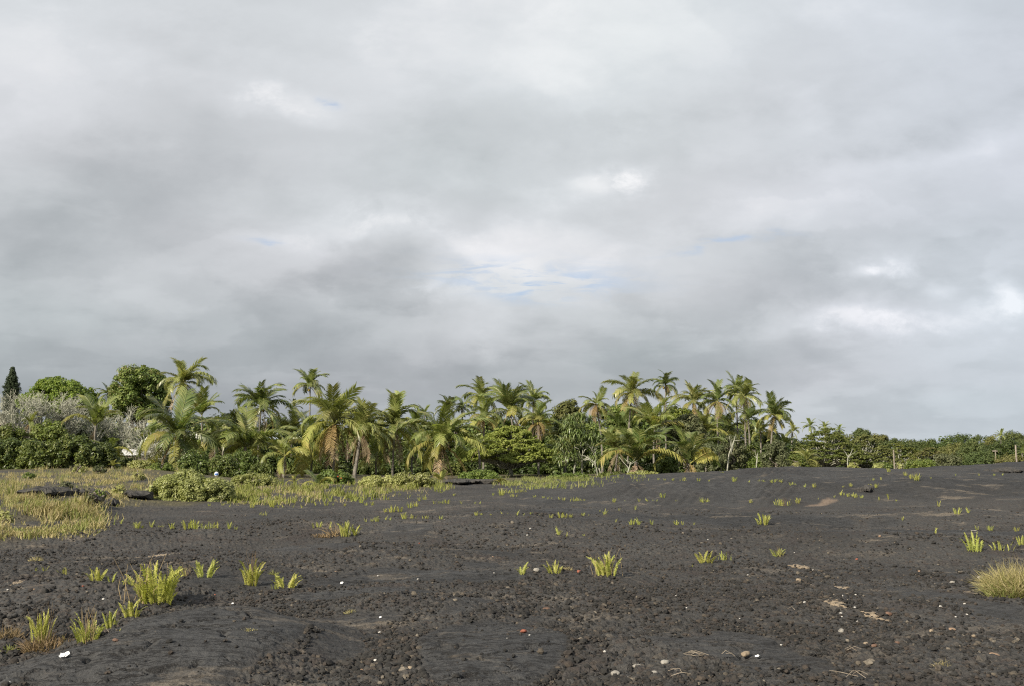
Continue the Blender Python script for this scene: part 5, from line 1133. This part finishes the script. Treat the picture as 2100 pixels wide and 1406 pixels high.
# =================================================================== twigs and litter
M_TWIG = rough_mat("dry_wood", (.16, .13, .10), (.28, .24, .185), 12, .9, 0)
def twig(label, px, py, wpx, n, seed, lift=.02):
    p = ground_at([px], [py])[0]; m = p[1] / FD; r = np.random.default_rng(seed); g = Geo(); W = wpx * m
    for i in range(n):
        a = r.normal(0, .35); b = np.array([r.normal(0, W * .12), r.normal(0, .05), .03]); L = W * r.uniform(.45, 1.0) * (1 if i else 1.1); d = np.array([math.cos(a) * r.choice([-1, 1]), math.sin(a), r.uniform(-.02, .18)])
        tube(g, [b - d * L * .5, b + r.normal(0, .012, 3) + np.array([0, 0, .02]), b + d * L * .5], [.0028, .0024, .0016], 4)
    tag(obj("dry_twig", g.mesh("dry_twig", M_TWIG), None, (p[0], p[1], p[2] + lift)), label, "twig")
for a in [("forked bundle of dry twigs in the front right clinker", 1426, 1354, 44, 6, 1), ("long pale twig lying level in the right clinker", 1746, 1343, 42, 2, 2), ("long dry twigs at the bottom edge, right of centre", 1755, 1395, 72, 4, 3), ("bent twig pair left of the big grass clump", 1990, 1222, 30, 3, 4),
          ("short twig right of the forked bundle", 1494, 1352, 28, 2, 5), ("thin twig in the clinker left of the outcrops", 1612, 1255, 20, 1, 6), ("pale twig right of the large dry stemmed fern", 1264, 1181, 16, 1, 7), ("short pale twig below the lava hump ferns", 227, 1305, 16, 1, 8),
          ("dry stalks at the bottom left of the front twigs", 1392, 1392, 40, 3, 9), ("crooked twig on the far right lava", 1945, 1026, 40, 2, 10), ("pale twig in the far plain, left of centre", 1025, 1083, 36, 1, 11), ("thin twig on the clinker right of centre", 1188, 1245, 10, 1, 12)]:
    twig(*a)
M_WHITE = rough_mat("white_plastic", (.66, .66, .64), (.80, .80, .78), 8, .45, 0, spec=.5)
def scrap(label, px, py, wpx, seed, flaps=2, name="litter"):
    """a torn curved piece of white plastic"""
    p = ground_at([px], [py])[0]; m = p[1] / FD; s = wpx * m / 2; g = Geo(); r = np.random.default_rng(seed)
    for f in range(flaps):
        uu, vv = np.meshgrid(np.linspace(-.9, .9, 9), np.linspace(-.6, .7, 7)); sx = -1 if f else 1
        x = uu * .55 + sx * (-.42 if flaps > 1 else 0); y = vv * (.75 - .25 * np.abs(uu)); z = .55 * (uu * sx * -.5 + .1) ** 2 + .35 * vv ** 2 + .25 + .10 * np.sin(uu * 3 + f)
        V = np.stack([x, y, z], -1).reshape(-1, 3) * s; V2 = V - np.array([0, 0, .05 * s]); i = np.arange(6)[:, None] * 9 + np.arange(8)[None]; i = i.reshape(-1)
        Q = np.stack([i, i + 1, i + 10, i + 9], 1)
        a = .5 if f else -.35; ro = np.array([[math.cos(a), math.sin(a), 0], [-math.sin(a), math.cos(a), 0], [0, 0, 1]])
        g.add(V @ ro, Q); g.add(V2 @ ro, Q[:, ::-1])
    o = obj(name, g.mesh(name, M_WHITE, True), None, (p[0], p[1], p[2] + .02), (R(35), R(-8), 0)); return tag(o, label, "litter")
scrap("torn white curved scrap of plastic lying among rocks at lower left", 133, 1352, 24, 1)
scrap("small white bent scrap on the upper edge of the lava hump", 477, 1241, 8, 2, 1)
scrap("white scrap standing in the gap between two lava humps", 780, 1270, 9, 3, 1)
scrap("flat white splinter on the clinker left of centre", 701, 1199, 12, 4, 1)
scrap("white crumpled flower like scrap near the front right rock", 1553, 1351, 10, 5, 2)

# =================================================================== what people left in the wood
M_ROOFW = rough_mat("white_roof_sheet", (.46, .46, .44), (.62, .62, .60), 3, .5, 0, spec=.4)
M_ROOFT = rough_mat("tan_roof", (.22, .185, .145), (.33, .28, .225), 2, .8, .2, 8)
M_BOARD = rough_mat("weathered_board", (.10, .08, .06), (.19, .16, .13), 4, .9, .2, 20)
M_POST = rough_mat("grey_post", (.20, .17, .135), (.32, .28, .225), 6, .85, .2, 30)
M_BLUE = rough_mat("blue_plastic", (.05, .12, .35), (.07, .16, .42), 6, .4, 0, spec=.5)
M_WIN = rough_mat("dark_window", (.02, .025, .03), (.03, .035, .04), 6, .1, 0, spec=.5)
def box(g, lo, hi):
    (a, b, c), (d, e, f) = lo, hi; V = np.array([(x, y, z) for x in (a, d) for y in (b, e) for z in (c, f)], float)
    g.add(V, np.array([[0, 1, 3, 2], [4, 6, 7, 5], [0, 4, 5, 1], [2, 3, 7, 6], [0, 2, 6, 4], [1, 5, 7, 3]]))
def hut(label, name, x0, x1, ytop, yeave, Y, roofm, ridge_along_x=True, depth=3.0):
    a, b = at(x0, ytop, Y), at(x1, yeave, Y); cx_ = (a[0] + b[0]) / 2; z0 = land1(cx_, Y); W = b[0] - a[0]; hr, he = a[2] - z0, b[2] - z0
    root = tag(obj(name, None, None, (cx_, Y, z0)), label, "house" if not ridge_along_x else "shed")
    g = Geo(); box(g, (-W / 2 + .12, .15, -.1), (W / 2 - .12, depth - .15, he - .03)); wall = obj("wall", g.mesh("wall", M_BOARD), root)
    g = Geo(); box(g, (-W * .12, .135, .0), (W * .12, .152, min(1.9, he - .1))); obj("door", g.mesh("door", M_BOARD), root)
    g = Geo(); n = 41; t = np.linspace(0, 1, n)
    if ridge_along_x:
        for s in (0, 1):
            X = -W / 2 + W * t; zc = .02 * np.cos(t * n * 1.6); y0, y1 = (0, depth / 2) if s == 0 else (depth, depth / 2)
            V = np.concatenate([np.stack([X, np.full(n, y0), he + zc], 1), np.stack([X, np.full(n, y1), hr + zc], 1)]); i = np.arange(n - 1); q = np.stack([i, i + 1, n + i + 1, n + i], 1)
            g.add(V, q if s == 0 else q[:, ::-1]); g.add(V - np.array([0, 0, .04]), q[:, ::-1] if s == 0 else q)
    else:
        for s in (-1, 1):
            V = np.array([[0, 0, hr], [s * W / 2, 0, he], [s * W / 2, depth, he], [0, depth, hr]]); q = np.array([[0, 1, 2, 3]]) if s < 0 else np.array([[3, 2, 1, 0]])
            g.add(V, q); g.add(V - np.array([0, 0, .10]), q[:, ::-1]); g.add(np.concatenate([V[:2], V[:2] - np.array([0, 0, .10])]), np.array([[0, 1, 3, 2]]))
    obj("roof", g.mesh("roof", roofm), root)
    if not ridge_along_x:
        g = Geo(); V = np.array([[-W / 2 + .12, .16, he - .03], [W / 2 - .12, .16, he - .03], [0, .16, hr - .12]]); g.add(V, np.array([[0, 1, 2]])); obj("gable", g.mesh("gable", M_BOARD), root)
        g = Geo(); box(g, (W * .22, .12, he * .45), (W * .38, .148, he * .75)); obj("window", g.mesh("window", M_WIN), root)
    return root
hut("low shed with a white sheet roof half hidden by dry branches", "shed", 243, 304, 919, 932, 97, M_ROOFW, True, 2.4)
hut("house with a tan gabled roof behind the bushes at the left edge", "house", -26, 40, 864, 884, 103, M_ROOFT, False, 4.0)
def post(label, px, top, wpx, Y, lean=0.0, arm=False):
    x = (px - CX) / FD * Y; z0 = land1(x, Y); h = at(px, top, Y)[2] - z0; w = wpx * .45 / FD * Y / 2; g = Geo()
    for k in range(6):
        za, zb_ = -.2 + (h + .2) * k / 6, -.2 + (h + .2) * (k + 1) / 6; ww = w * (1.06 - .02 * k); box(g, (-ww + lean * za, -ww, za), (ww + lean * za, ww, zb_ - .004 if k < 5 else zb_))
    o = tag(obj("wooden_post", g.mesh("wooden_post", M_POST), None, (x, Y, z0), (0, 0, R(25))), label, "post")
    if arm:
        g = Geo(); box(g, (-.30, -w * 1.2, h - .16), (.24, w * 1.2, h - .06)); obj("crossarm", g.mesh("crossarm", M_POST), o)
post("tall weathered wooden post among shrubs, left of the far ridge", 1834, 921, 4.2, 86, -.03)
post("thick wooden post near the right photo edge at the lava lip", 2085, 911, 5.0, 84, -.03)
post("short far post with a small crossarm left of the thick post", 2042, 921, 3.2, 96, 0, True)
post("thin grey post in the shrubs between the two tall ones", 1931, 934, 2.2, 96)
def sapling(label, pts, Y, rad=.05):
    P = np.array([at(px, py, Y) for px, py in pts]); P[0][2] = land1(P[0][0], Y) - .1; b = P[0].copy(); g = Geo(); r = np.random.default_rng(int(pts[0][0]))
    tube(g, P - b, np.linspace(rad, rad * .5, len(P)), 6); tip = P[-1] - b
    for _ in range(5): tube(g, [tip * r.uniform(.6, 1), tip + np.array([r.normal(0, .4), r.normal(0, .3), r.uniform(.1, .6)])], [rad * .4, rad * .15], 4)
    tag(obj("bare_sapling", g.mesh("bare_sapling", M_GREYTWIG, True), None, tuple(b)), label, "tree")
sapling("thin pale bare stem bent at the foot of the large flat topped tree", [(1742, 962), (1738, 952), (1738, 940), (1742, 930)], 88)
sapling("thin pale stem standing in front of the double trunked palm's shrubs", [(1552, 962), (1551, 950), (1553, 936)], 89)
sapling("leaning grey stem in the loose shrubs right of the V palm", [(1490, 950), (1495, 930), (1505, 902)], 90, .07)
sapling("leaning pale trunk beside the pandanus trunks", [(1226, 980), (1224, 962), (1219, 944)], 87, .05)
sapling("slanting pale trunk under the stemless sheaf palm", [(1283, 982), (1288, 966), (1294, 946)], 86, .07)
def float_ball(label, px, py, Y, d):
    c = at(px, py, Y); g = Geo(); ph, th = np.meshgrid(np.linspace(0, 2 * np.pi, 15)[:-1], np.linspace(0.05, np.pi - .05, 9)); sp = np.stack([np.sin(th) * np.cos(ph), np.sin(th) * np.sin(ph), np.cos(th) * 1.1], -1).reshape(-1, 3) * d / 2
    i = np.arange(8)[:, None] * 14; j = np.arange(14)[None]; Q = np.stack([i + j, i + 14 + j, i + 14 + (j + 1) % 14, i + (j + 1) % 14], -1).reshape(-1, 4); g.add(sp, Q)
    z0 = land1(c[0], Y); o = tag(obj("float", g.mesh("float", M_WHITE, True), None, tuple(c)), label, "float")
    g = Geo(); band = sp[14 * 3:14 * 6] * 1.03; i = np.arange(2)[:, None] * 14; Q = np.stack([i + j, i + 14 + j, i + 14 + (j + 1) % 14, i + (j + 1) % 14], -1).reshape(-1, 4); Q = Q[[k for k in range(len(Q)) if 9 <= k % 14 <= 12]]
    g.add(band, Q); obj("blue_band", g.mesh("blue_band", M_BLUE, True), o)
    g = Geo(); tube(g, [[0, 0, z0 - c[2]], [0, 0, -d * .45]], [.03, .03], 6); obj("stake", g.mesh("stake", M_POST), o)
float_ball("round white and blue float on a stake above the naupaka", 444, 971, 60, .24)
# orange flowers on the green bush beside the wrapped palm
def flower(label, px, py, Y):
    p = at(px, py, Y); g = Geo(); r = np.random.default_rng(int(px)); leaf_cloud(g, [[0, 0, 0]], .05, 14, .06, r, .9, .3, .8); root = tag(obj("orange_flower", g.mesh("orange_flower", M_FLOWER), None, tuple(p)), label, "flower")
M_FLOWER = leaf_mat("flower_orange", (.55, .12, .05), (.70, .20, .08), None, .3, .5, .2, .05)
flower("orange flower on the green bush, upper left of the two", 693, 976, 68.6); flower("orange flower on the green bush, lower right of the two", 700, 979, 68.4)
